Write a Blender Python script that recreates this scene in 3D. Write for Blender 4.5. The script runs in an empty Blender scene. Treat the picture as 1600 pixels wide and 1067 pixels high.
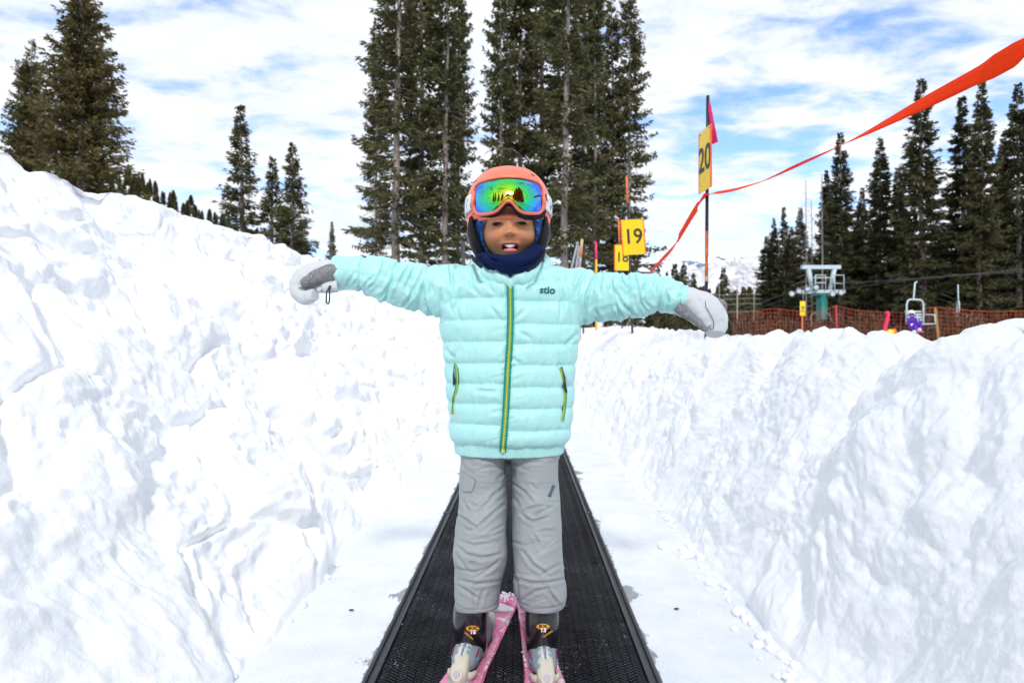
import bpy, math, random
import numpy as np
from mathutils import Vector, Matrix
from mathutils.bvhtree import BVHTree
R = math.radians
scn = bpy.context.scene
COL = scn.collection
# ------------------------------------------------------------------ camera, sky, sun, exposure
FPX, HC, HY = 1066.667, 0.74, 545.0      # focal length in photo pixels, camera height, horizon row
cam_d = bpy.data.cameras.new('camera'); cam = bpy.data.objects.new('camera', cam_d); COL.objects.link(cam)
cam_d.lens = 24; cam_d.sensor_width = 36; cam_d.clip_start = 0.05; cam_d.clip_end = 9000
cam_d.shift_y = (HY - 533.5) / 1600
cam.location = (0, 0, HC); cam.rotation_euler = (R(90), 0, 0)
cam_d.dof.use_dof = True; cam_d.dof.focus_distance = 1.58; cam_d.dof.aperture_fstop = 6.3
scn.camera = cam
SUN = Vector((0.03, -0.77, 0.63)).normalized()
EL = math.asin(SUN.z)
world = bpy.data.worlds.new('World'); scn.world = world; world.use_nodes = True
nt = world.node_tree; nt.nodes.clear()
def wn(t, **k):
    n = nt.nodes.new(t)
    for a, b in k.items(): setattr(n, a, b)
    return n
sky = wn('ShaderNodeTexSky', sky_type='NISHITA', sun_disc=False)
sky.sun_elevation = EL; sky.sun_rotation = math.atan2(SUN.x, SUN.y)
sky.altitude = 2600; sky.ozone_density = 2.0; sky.dust_density = 0.3; sky.air_density = 1.0
tc = wn('ShaderNodeTexCoord'); sep = wn('ShaderNodeSeparateXYZ'); nt.links.new(tc.outputs['Generated'], sep.inputs[0])
def wm(op, a, b=None, c=None, clamp=False):
    n = wn('ShaderNodeMath', operation=op, use_clamp=clamp)
    for i, v in enumerate((a, b, c)):
        if v is None: continue
        if isinstance(v, (int, float)): n.inputs[i].default_value = v
        else: nt.links.new(v, n.inputs[i])
    return n.outputs[0]
zz = wm('MAXIMUM', wm('ADD', sep.outputs[2], 0.10), 0.04)
cx_ = wm('DIVIDE', sep.outputs[0], zz); cy_ = wm('DIVIDE', sep.outputs[1], zz)
cmb = wn('ShaderNodeCombineXYZ'); nt.links.new(cx_, cmb.inputs[0]); nt.links.new(wm('MULTIPLY', cy_, 1.25), cmb.inputs[1])
def wnoise(scale, det, rough, off, dist=0.0):
    m = wn('ShaderNodeMapping'); m.inputs['Location'].default_value = off; m.inputs['Rotation'].default_value = (0, 0, 0.25)
    nt.links.new(cmb.outputs[0], m.inputs[0])
    n = wn('ShaderNodeTexNoise'); n.inputs['Scale'].default_value = scale; n.inputs['Detail'].default_value = det
    n.inputs['Roughness'].default_value = rough; n.inputs['Distortion'].default_value = dist
    nt.links.new(m.outputs[0], n.inputs['Vector']); return n.outputs[0]
n1 = wnoise(0.75, 3, 0.5, (3.1, 1.7, 0)); n2 = wnoise(3.4, 7, 0.56, (9, 4, 2), 0.25); n3 = wnoise(9.0, 5, 0.6, (2, 8, 5), 0.1)
den = wm('ADD', wm('ADD', wm('MULTIPLY', n1, 0.34), wm('MULTIPLY', n2, 0.72)), wm('MULTIPLY', n3, 0.16))
cov = wn('ShaderNodeMapRange', interpolation_type='SMOOTHSTEP'); cov.inputs['From Min'].default_value = 0.43; cov.inputs['From Max'].default_value = 0.635
nt.links.new(den, cov.inputs['Value'])
thin = wn('ShaderNodeMapRange'); thin.inputs['From Min'].default_value = 0.42; thin.inputs['From Max'].default_value = 0.06
nt.links.new(sep.outputs[2], thin.inputs['Value'])
covf = wm('ADD', wm('MULTIPLY', cov.outputs[0], 0.97), wm('MULTIPLY', thin.outputs[0], 0.18), clamp=True)
cc = wn('ShaderNodeMapRange', data_type='FLOAT_VECTOR')
ccr = wn('ShaderNodeValToRGB'); ccr.color_ramp.elements[0].position = 0.40; ccr.color_ramp.elements[0].color = (0.80, 0.87, 0.99, 1)
ccr.color_ramp.elements[1].position = 0.72; ccr.color_ramp.elements[1].color = (1.0, 1.0, 1.02, 1)
nt.links.new(wm('ADD', wm('MULTIPLY', n2, 0.7), wm('MULTIPLY', n3, 0.3)), ccr.inputs[0]); nt.nodes.remove(cc)
bg1 = wn('ShaderNodeBackground'); bg1.inputs[1].default_value = 0.15; tint = wn('ShaderNodeVectorMath', operation='MULTIPLY'); tint.inputs[1].default_value = (1.38, 1.58, 1.80); nt.links.new(sky.outputs[0], tint.inputs[0]); nt.links.new(tint.outputs[0], bg1.inputs[0])
bg2 = wn('ShaderNodeBackground'); bg2.inputs[1].default_value = 1.0; nt.links.new(ccr.outputs[0], bg2.inputs[0])
mx = wn('ShaderNodeMixShader'); nt.links.new(covf, mx.inputs[0]); nt.links.new(bg1.outputs[0], mx.inputs[1]); nt.links.new(bg2.outputs[0], mx.inputs[2])
wo = wn('ShaderNodeOutputWorld'); nt.links.new(mx.outputs[0], wo.inputs[0])
sd = bpy.data.lights.new('sun', 'SUN'); sd.energy = 2.2; sd.angle = R(7); sd.color = (1.0, 0.965, 0.91)
so = bpy.data.objects.new('sun', sd); COL.objects.link(so); so.rotation_euler = SUN.to_track_quat('Z', 'Y').to_euler(); so.location = SUN * 50
vs = scn.view_settings; scn.display_settings.display_device = 'sRGB'
vs.view_transform = 'Standard'; vs.look = 'None'; vs.gamma = 1; vs.exposure = 0.17; vs.use_curve_mapping = False
scn.render.film_transparent = False
cy = scn.cycles; cy.max_bounces = 8; cy.diffuse_bounces = 7; cy.glossy_bounces = 3; cy.transmission_bounces = 3; cy.use_denoising = True
cy.use_adaptive_sampling = True; cy.adaptive_threshold = 0.02

# ------------------------------------------------------------------ helpers
def W(px, py, d):
    """a point at depth d seen at photo pixel (px, py)"""
    return Vector(((px - 800) * d / FPX, d, HC + (HY - py) * d / FPX))
def tag(o, label=None, cat=None, group=None, kind=None):
    if label: o['label'] = label
    if cat: o['category'] = cat
    if group: o['group'] = group
    if kind: o['kind'] = kind
    return o
def mesh(name, V, F, mat, parent=None, smooth=True, mi=None):
    me = bpy.data.meshes.new(name)
    V = np.asarray(V, dtype=np.float32)
    if isinstance(F, np.ndarray) and F.ndim == 2:
        n, k = F.shape
        me.vertices.add(len(V)); me.vertices.foreach_set('co', V.ravel())
        me.loops.add(n * k); me.loops.foreach_set('vertex_index', F.astype(np.int32).ravel())
        me.polygons.add(n); me.polygons.foreach_set('loop_start', np.arange(0, n * k, k, dtype=np.int32))
        me.polygons.foreach_set('loop_total', np.full(n, k, dtype=np.int32))
        me.update(calc_edges=True)
    else:
        me.from_pydata([tuple(map(float, v)) for v in V], [], [tuple(map(int, f)) for f in F]); me.update()
    me.validate()
    if len(me.polygons): me.polygons.foreach_set('use_smooth', np.full(len(me.polygons), smooth, dtype=bool))
    for m in (mat if isinstance(mat, (list, tuple)) else [mat]):
        me.materials.append(m)
    if mi is not None: me.polygons.foreach_set('material_index', np.asarray(mi, dtype=np.int32))
    o = bpy.data.objects.new(name, me); COL.objects.link(o)
    if parent: o.parent = parent; o.matrix_parent_inverse = parent.matrix_world.inverted() if parent.type != 'EMPTY' else Matrix.Translation(-parent.location)
    return o
def empty(name, loc=(0, 0, 0)):
    o = bpy.data.objects.new(name, None); COL.objects.link(o); o.location = loc; o.empty_display_size = 0.1
    return o
class MB:
    """collects simple solids into one mesh"""
    def __init__(s): s.V = []; s.F = []; s.n = 0
    def add(s, V, F):
        V = [tuple(map(float, v)) for v in V]
        s.V += V; s.F += [tuple(int(i) + s.n for i in f) for f in F]; s.n += len(V); return s
    def box(s, c, sz, M=None):
        c = Vector(c); V = []
        for i in (-1, 1):
            for j in (-1, 1):
                for k in (-1, 1):
                    v = Vector((i * sz[0] / 2, j * sz[1] / 2, k * sz[2] / 2))
                    V.append(c + (M @ v if M else v))
        return s.add(V, [(0, 1, 3, 2), (4, 6, 7, 5), (0, 4, 5, 1), (2, 3, 7, 6), (0, 2, 6, 4), (1, 5, 7, 3)])
    def cyl(s, a, b, r0, r1=None, n=10, cap=True):
        a, b = Vector(a), Vector(b); r1 = r0 if r1 is None else r1
        t = (b - a).normalized(); u = t.orthogonal().normalized(); w = t.cross(u)
        V = []
        for p, r in ((a, r0), (b, r1)):
            for i in range(n):
                q = 2 * math.pi * i / n; V.append(p + u * (math.cos(q) * r) + w * (math.sin(q) * r))
        F = [(i, (i + 1) % n, n + (i + 1) % n, n + i) for i in range(n)]
        if cap: F += [tuple(range(n - 1, -1, -1)), tuple(range(n, 2 * n))]
        return s.add(V, F)
    def path(s, pts, r, n=8, closed=False):
        pts = [Vector(p) for p in pts]; m = len(pts); V = []; u = None
        rr = r if hasattr(r, '__len__') else [r] * m
        for i, p in enumerate(pts):
            a = pts[(i - 1) % m] if (closed or i) else p; b = pts[(i + 1) % m] if (closed or i < m - 1) else p
            t = (b - a).normalized()
            u = t.orthogonal().normalized() if u is None else (u - t * u.dot(t)).normalized()
            w = t.cross(u)
            for k in range(n):
                q = 2 * math.pi * k / n; V.append(p + (u * math.cos(q) + w * math.sin(q)) * rr[i])
        F = []
        for i in range(m if closed else m - 1):
            for k in range(n):
                a = i * n + k; b = i * n + (k + 1) % n; c = ((i + 1) % m) * n + (k + 1) % n; d = ((i + 1) % m) * n + k
                F.append((a, b, c, d))
        if not closed: F += [tuple(range(n - 1, -1, -1)), tuple(range((m - 1) * n, m * n))]
        return s.add(V, F)
    def ell(s, c, r, n=16, m=10, M=None, zmin=-1.0):
        c = Vector(c); V = []
        for j in range(m + 1):
            ph = -math.pi / 2 + math.pi * j / m
            ph = max(ph, math.asin(zmin))
            for i in range(n):
                th = 2 * math.pi * i / n
                v = Vector((r[0] * math.cos(ph) * math.cos(th), r[1] * math.cos(ph) * math.sin(th), r[2] * math.sin(ph)))
                V.append(c + (M @ v if M else v))
        F = [(j * n + i, j * n + (i + 1) % n, (j + 1) * n + (i + 1) % n, (j + 1) * n + i) for j in range(m) for i in range(n)]
        return s.add(V, F)
    def build(s, name, mat, parent=None, smooth=False):
        return mesh(name, s.V, s.F, mat, parent, smooth)
def grid_faces(nu, nv, wrap=False, off=0):
    u = np.arange(nu - 1)[:, None]; nvv = nv if wrap else nv - 1; v = np.arange(nvv)[None, :]
    a = u * nv + v; b = u * nv + (v + 1) % nv; c = (u + 1) * nv + (v + 1) % nv; d = (u + 1) * nv + v
    return np.stack([a, b, c, d], -1).reshape(-1, 4) + off
# vectorised noise
def _h(ix, iy, iz, s):
    n = (ix.astype(np.int64) * 73856093) ^ (iy.astype(np.int64) * 19349663) ^ (iz.astype(np.int64) * 83492791) ^ (s * 2654435761)
    n = (n ^ (n >> 13)) * 1274126177 & 0x7fffffff
    n = (n ^ (n >> 15)) * 668265263 & 0x7fffffff
    return ((n ^ (n >> 12)) & 0xffff) / 65535.0
def vn(P, s=0):
    P = np.asarray(P, float); I = np.floor(P).astype(np.int64); f = P - I; f = f * f * f * (f * (f * 6 - 15) + 10)
    x, y, z = I[..., 0], I[..., 1], I[..., 2]; fx, fy, fz = f[..., 0], f[..., 1], f[..., 2]; r = 0
    for dx in (0, 1):
        for dy in (0, 1):
            for dz in (0, 1):
                r = r + _h(x + dx, y + dy, z + dz, s) * (fx if dx else 1 - fx) * (fy if dy else 1 - fy) * (fz if dz else 1 - fz)
    return r * 2 - 1
def fbm(P, o=4, s=0, g=0.5, l=2.03):
    r = 0; a = 1; t = 0; P = np.asarray(P, float)
    for i in range(o):
        r = r + a * vn(P, s + i); t += a; a *= g; P = P * l + 3.7
    return r / t
def ridged(P, o=3, s=0, g=0.5):
    r = 0; a = 1; t = 0; P = np.asarray(P, float)
    for i in range(o):
        r = r + a * (1 - np.abs(vn(P, s + i)) * 1.6); t += a; a *= g; P = P * 2.07 + 1.3
    return r / t
def voro(P, s=0, jit=1.0):
    P = np.asarray(P, float); I = np.floor(P).astype(np.int64)
    d1 = np.full(P.shape[:-1], 9.0); d2 = d1.copy(); hid = np.zeros(P.shape[:-1])
    for dx in (-1, 0, 1):
        for dy in (-1, 0, 1):
            for dz in (-1, 0, 1):
                c = I + np.array([dx, dy, dz]); x, y, z = c[..., 0], c[..., 1], c[..., 2]
                q = c + 0.5 + jit * (np.stack([_h(x, y, z, s + 11), _h(x, y, z, s + 12), _h(x, y, z, s + 13)], -1) - 0.5)
                d = np.sqrt(((P - q) ** 2).sum(-1)); h = _h(x, y, z, s + 14)
                m = d < d1
                d2 = np.where(m, d1, np.minimum(d2, d)); hid = np.where(m, h, hid); d1 = np.where(m, d, d1)
    return d1, d2, hid
def sstep(x, a, b):
    t = np.clip((np.asarray(x, float) - a) / (b - a), 0, 1); return t * t * (3 - 2 * t)
def pchip(x, xs, ys):
    """smooth monotone-ish interpolation"""
    xs = np.asarray(xs, float); ys = np.asarray(ys, float)
    if xs[0] > xs[-1]: xs = xs[::-1]; ys = ys[::-1]
    m = np.gradient(ys, xs); h = np.diff(xs)
    i = np.clip(np.searchsorted(xs, x) - 1, 0, len(xs) - 2); t = np.clip((x - xs[i]) / h[i], 0, 1)
    return ((1 + 2 * t) * (1 - t) ** 2 * ys[i] + t * (1 - t) ** 2 * h[i] * m[i] + t * t * (3 - 2 * t) * ys[i + 1] + t * t * (t - 1) * h[i] * m[i + 1])
def vnormals(V, F):
    a, b, c = V[F[:, 0]], V[F[:, 1]], V[F[:, 2]]
    n = np.cross(b - a, V[F[:, -1]] - a); N = np.zeros_like(V)
    for k in range(F.shape[1]): np.add.at(N, F[:, k], n)
    return N / np.maximum(np.linalg.norm(N, axis=1, keepdims=True), 1e-12)
def tube(pts, ra, rb, nu=120, nv=96, ref=(0, 1, 0), disp=None, ex=2.0):
    """closed limb along pts; ra = radius across ref, rb = radius along ref; round caps"""
    pts = np.array([list(p) for p in pts], float); L = np.r_[0, np.cumsum(np.linalg.norm(np.diff(pts, axis=0), axis=1))]
    s = np.linspace(0, L[-1], nu); C = np.stack([pchip(s, L, pts[:, k]) for k in range(3)], -1)
    A = pchip(s, L, ra); B = pchip(s, L, rb)
    T = np.gradient(C, axis=0); T /= np.linalg.norm(T, axis=1, keepdims=True)
    ref = np.array(ref, float)[None]; b2 = ref - T * (T * ref).sum(1, keepdims=True); b2 /= np.linalg.norm(b2, axis=1, keepdims=True)
    b1 = np.cross(T, b2)
    th = np.linspace(0, 2 * np.pi, nv, endpoint=False)
    c, sn = np.cos(th), np.sin(th)
    c = np.sign(c) * np.abs(c) ** (2 / ex); sn = np.sign(sn) * np.abs(sn) ** (2 / ex)
    off = b1[:, None] * (A[:, None] * c[None])[..., None] + b2[:, None] * (B[:, None] * sn[None])[..., None]
    P = C[:, None] + off; N = off / np.maximum(np.linalg.norm(off, axis=-1, keepdims=True), 1e-9)
    if disp is not None: P = P + N * disp(P, N, np.broadcast_to(s[:, None] / L[-1], P.shape[:2]), np.broadcast_to(th, P.shape[:2]))[..., None]
    V = P.reshape(-1, 3); F = grid_faces(nu, nv, True)
    n = len(V); V = np.vstack([V, C[0], C[-1]])
    k = np.arange(nv); k2 = (k + 1) % nv
    F = [tuple(f) for f in F] + [(n, b, a) for a, b in zip(k, k2)] + [(n + 1, (nu - 1) * nv + a, (nu - 1) * nv + b) for a, b in zip(k, k2)]
    return V, F
def remesh(parts, voxel, smooth=2, fac=0.5):
    b = MB()
    for V, F in parts: b.add(V, F)
    o = b.build('tmp', None)
    m = o.modifiers.new('r', 'REMESH'); m.mode = 'VOXEL'; m.voxel_size = voxel; m.adaptivity = 0
    if smooth:
        q = o.modifiers.new('s', 'SMOOTH'); q.factor = fac; q.iterations = smooth
    bpy.context.view_layer.update()
    ev = o.evaluated_get(bpy.context.evaluated_depsgraph_get()); me = ev.to_mesh()
    V = np.empty(len(me.vertices) * 3, np.float32); me.vertices.foreach_get('co', V); V = V.reshape(-1, 3)
    F = np.empty(len(me.loops), np.int32); me.loops.foreach_get('vertex_index', F); F = F.reshape(-1, 4)
    ev.to_mesh_clear(); d = o.data; bpy.data.objects.remove(o); bpy.data.meshes.remove(d)
    return V, F
def colattr(o, C):
    C = np.asarray(C, np.float32)
    if C.shape[1] == 3: C = np.c_[C, np.ones(len(C), np.float32)]
    a = o.data.color_attributes.new('col', 'FLOAT_COLOR', 'POINT'); a.data.foreach_set('color', C.astype(np.float32).ravel())
def projpx(P):
    return 800 + FPX * P[..., 0] / P[..., 1], HY - FPX * (P[..., 2] - HC) / P[..., 1]
def creases(px, py, lines, w=2.6):
    """sum of cloth folds: a sharp valley with a soft ridge beside it; lines = [(depth, [(x,y)...])]"""
    D = np.zeros_like(px)
    for dep, pl in lines:
        xs = [p[0] for p in pl]; ys = [p[1] for p in pl]
        m = (px > min(xs) - 14) & (px < max(xs) + 14) & (py > min(ys) - 14) & (py < max(ys) + 14)
        if not m.any(): continue
        X, Y = px[m], py[m]; best = np.full(X.shape, 1e9); sg = np.zeros(X.shape); tt = np.zeros(X.shape)
        Ls = [math.hypot(xs[i + 1] - xs[i], ys[i + 1] - ys[i]) for i in range(len(pl) - 1)]; Lt = sum(Ls); acc = 0
        for i in range(len(pl) - 1):
            ux, uy = (xs[i + 1] - xs[i]) / Ls[i], (ys[i + 1] - ys[i]) / Ls[i]
            t = np.clip((X - xs[i]) * ux + (Y - ys[i]) * uy, 0, Ls[i])
            dx, dy = X - xs[i] - ux * t, Y - ys[i] - uy * t; d = np.hypot(dx, dy)
            u = d < best; best = np.where(u, d, best); sg = np.where(u, np.sign(ux * dy - uy * dx), sg); tt = np.where(u, (acc + t) / Lt, tt)
            acc += Ls[i]
        fade = np.sin(np.clip(tt, 0.0, 1.0) * np.pi * 0.9 + 0.157) ** 0.7
        v = -np.exp(-(best / w) ** 2) + 0.55 * np.exp(-((best - 2.1 * w) / (1.7 * w)) ** 2)
        D[m] += dep * fade * v
    return D
# ------------------------------------------------------------------ materials
MATS = {}
class NT:
    def __init__(s, name):
        s.m = bpy.data.materials.new(name); s.m.use_nodes = True; s.t = s.m.node_tree
        s.b = s.t.nodes['Principled BSDF']; s._o = None
    def n(s, t, ins=None, **k):
        n = s.t.nodes.new(t)
        for a, b in k.items(): setattr(n, a, b)
        for a, b in (ins or {}).items():
            if hasattr(b, 'is_linked'): s.t.links.new(b, n.inputs[a])
            else: n.inputs[a].default_value = b
        return n
    def set(s, **k):
        for a, b in k.items():
            a = a.replace('_', ' ')
            if hasattr(b, 'is_linked'): s.t.links.new(b, s.b.inputs[a])
            else: s.b.inputs[a].default_value = b
        return s
    def obj(s, scale=(1, 1, 1), rot=(0, 0, 0)):
        if s._o is None: s._o = s.n('ShaderNodeTexCoord')
        return s.n('ShaderNodeMapping', {'Vector': s._o.outputs['Object'], 'Scale': scale, 'Rotation': rot}).outputs[0]
    def noise(s, scale=5, detail=4, rough=0.5, vec=None, dist=0):
        return s.n('ShaderNodeTexNoise', {'Vector': vec or s.obj(), 'Scale': scale, 'Detail': detail, 'Roughness': rough, 'Distortion': dist}).outputs[0]
    def ramp(s, f, st, const=False):
        r = s.n('ShaderNodeValToRGB', {'Fac': f}); cr = r.color_ramp
        if const: cr.interpolation = 'CONSTANT'
        while len(cr.elements) < len(st): cr.elements.new(0.5)
        for e, (p, c) in zip(cr.elements, st): e.position = p; e.color = (*c, 1) if len(c) == 3 else c
        return r.outputs[0]
    def math(s, op, a, b=0.0, clamp=False): return s.n('ShaderNodeMath', {0: a, 1: b}, operation=op, use_clamp=clamp).outputs[0]
    def mix(s, f, a, b, mode='MIX'):
        n = s.t.nodes.new('ShaderNodeMix'); n.data_type = 'RGBA'; n.blend_type = mode
        for i, v in ((0, f), (6, a), (7, b)):
            if hasattr(v, 'is_linked'): s.t.links.new(v, n.inputs[i])
            else: n.inputs[i].default_value = (*v, 1) if isinstance(v, tuple) and len(v) == 3 else v
        return n.outputs[2]
    def bump(s, h, st=0.3, dist=0.01, nrm=None):
        i = {'Height': h, 'Strength': st, 'Distance': dist}
        if nrm is not None: i['Normal'] = nrm
        o = s.n('ShaderNodeBump', i).outputs[0]; s.t.links.new(o, s.b.inputs['Normal']); return o
def plain(name, col, rough=0.5, metal=0.0, spec=0.5, var=0.08, scale=30, bump=0.0, sheen=0.0, coat=0.0):
    if name in MATS: return MATS[name]
    t = NT(name); f = t.noise(scale, 4, 0.55)
    c = t.ramp(f, [(0.3, tuple(max(0, x * (1 - var)) for x in col)), (0.7, tuple(min(1, x * (1 + var)) for x in col))])
    t.set(Base_Color=c, Roughness=rough, Metallic=metal, Specular_IOR_Level=spec)
    if sheen: t.set(Sheen_Weight=sheen)
    if coat: t.set(Coat_Weight=coat, Coat_Roughness=0.08)
    if bump: t.bump(t.noise(scale * 2.5, 3), bump, 0.002)
    MATS[name] = t.m; return t.m
def snow_mat(name, fine=1.0):
    t = NT(name)
    c = t.ramp(t.noise(3, 4), [(0.35, (0.91, 0.925, 0.94)), (0.65, (0.945, 0.95, 0.955))])
    t.set(Base_Color=c, Roughness=0.75, Specular_IOR_Level=0.25)
    h = t.math('ADD', t.math('MULTIPLY', t.noise(22, 6, 0.6), 1.0), t.math('MULTIPLY', t.noise(160, 3, 0.6), 0.12 * fine))
    t.bump(h, 0.42, 0.02)
    return t.m
SNOW = snow_mat('snow'); 
def far_snow():
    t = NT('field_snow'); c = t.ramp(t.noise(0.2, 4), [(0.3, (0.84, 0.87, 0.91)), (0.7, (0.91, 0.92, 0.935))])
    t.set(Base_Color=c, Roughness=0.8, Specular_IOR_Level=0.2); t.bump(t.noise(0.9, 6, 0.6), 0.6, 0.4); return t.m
FSNOW = far_snow()
# ------------------------------------------------------------------ terrain
def axis_x(Y): return 0.0169 * (Y - 1.51)          # the carpet runs very slightly to the right
def ground_z(x, y):
    x = np.asarray(x, float); y = np.asarray(y, float)
    dx = x - axis_x(np.clip(y, -30, 40))
    left = sstep(-dx, 2.3, 3.6); right = sstep(dx, 1.5, 2.4)
    fade = sstep(y, 24, 34)
    zl = 1.15 + 0.14 * np.clip(-dx - 3, 0, 60); zr = 0.45 + 0.006 * np.clip(y, 0, 60)
    mid = -0.25 + fade * 0.95
    z = mid + (zl - mid) * left + (zr - mid) * right * (1 - left)
    far = sstep(y, 60, 140)
    z = z * (1 - far) + far * (0.2 + 0.10 * np.clip(-x - 20, 0, 80))
    P = np.stack([x * 0.25, y * 0.25, x * 0], -1)
    return z + 0.10 * fbm(P, 3, 5) * (left + right + fade).clip(0, 1)
def build_ground():
    r = np.r_[0, np.geomspace(0.6, 4200, 200)]; a = np.linspace(0, 2 * np.pi, 361)[:-1]
    X = r[:, None] * np.sin(a)[None]; Y = r[:, None] * np.cos(a)[None]
    Z = ground_z(X, Y)
    V = np.stack([X, Y, Z], -1).reshape(-1, 3); F = grid_faces(len(r), 360, True)
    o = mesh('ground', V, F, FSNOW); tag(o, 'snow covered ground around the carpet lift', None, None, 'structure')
build_ground()

def hills():
    # wooded hillside falling from the left
    def ridge(name, mat, pts, d, depth, nx, ny, amp, fr, seed, label):
        xs = np.linspace(pts[0][0], pts[-1][0], nx); py = np.interp(xs, [p[0] for p in pts], [p[1] for p in pts])
        V = []
        t = np.linspace(0, 1, ny)
        X = (xs - 800) * d / FPX; Zt = HC + (HY - py) * d / FPX
        prof = np.where(t < 0.5, sstep(t, 0, 0.5) * 0.5 + t, 1 - sstep(t, 0.55, 1.0) * 1.0)
        XX = X[None] * (1 + 0 * t[:, None]); YY = d + (t[:, None] - 0.5) * depth + 0 * XX
        XX = X[None] * YY / d; H = Zt[None] * prof[:, None]
        P = np.stack([XX * fr, YY * fr, 0 * XX], -1)
        H = H + amp * fbm(P, 6, seed, 0.52) * sstep(prof, 0, .4)[:, None] - amp * 0.2 * ridged(P * 1.7, 4, seed + 5)
        V = np.stack([XX, YY, H - 2], -1).reshape(-1, 3)
        o = mesh(name, V, grid_faces(ny, nx), mat); tag(o, label, None, None, 'structure'); return o, XX, YY, H - 2
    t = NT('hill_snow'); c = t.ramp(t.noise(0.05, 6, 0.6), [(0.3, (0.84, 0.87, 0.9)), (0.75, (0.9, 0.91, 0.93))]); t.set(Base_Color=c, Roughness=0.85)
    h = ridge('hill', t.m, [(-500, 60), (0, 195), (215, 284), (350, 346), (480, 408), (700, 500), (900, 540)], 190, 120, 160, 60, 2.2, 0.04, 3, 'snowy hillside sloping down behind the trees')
    # far mountain on the right, grey with bare aspens
    m = NT('mountain_aspen'); v = m.obj((1, .3, 1))
    f1 = m.noise(0.020, 5, 0.6, v, 0.4); st = m.noise(0.16, 6, 0.75, m.obj((1.0, 0.15, 0.3)))
    mask = m.math('MULTIPLY', m.n('ShaderNodeMapRange', {'Value': f1, 'From Min': 0.36, 'From Max': 0.54}).outputs[0], m.n('ShaderNodeMapRange', {'Value': st, 'From Min': 0.28, 'From Max': 0.66}).outputs[0])
    m.set(Base_Color=m.mix(mask, (0.88, 0.9, 0.92), (0.20, 0.185, 0.19)), Roughness=0.9)
    ridge('mountain', m.m, [(860, 470), (980, 432), (1060, 425), (1120, 414), (1170, 404), (1220, 396), (1300, 380), (1400, 372), (1600, 350), (1900, 380)], 1500, 900, 220, 80, 40, 0.004, 8, 'snow covered mountain grey with bare aspen woods')
    m = NT('mountain_far'); f = m.noise(0.018, 7, 0.65, m.obj((1, .3, 1.8)), 0.3)
    m.set(Base_Color=m.ramp(f, [(0.52, (0.86, 0.89, 0.93)), (0.58, (0.12, 0.17, 0.25))]), Roughness=0.9)
    ridge('mountain', m.m, [(300, 470), (700, 440), (900, 412), (1000, 404), (1060, 399), (1100, 402), (1140, 401), (1200, 408), (1500, 430)], 3400, 1500, 240, 60, 60, 0.0022, 21, 'farthest ridge with dark blue woods along its top')
    return h
HILL = hills()

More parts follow.
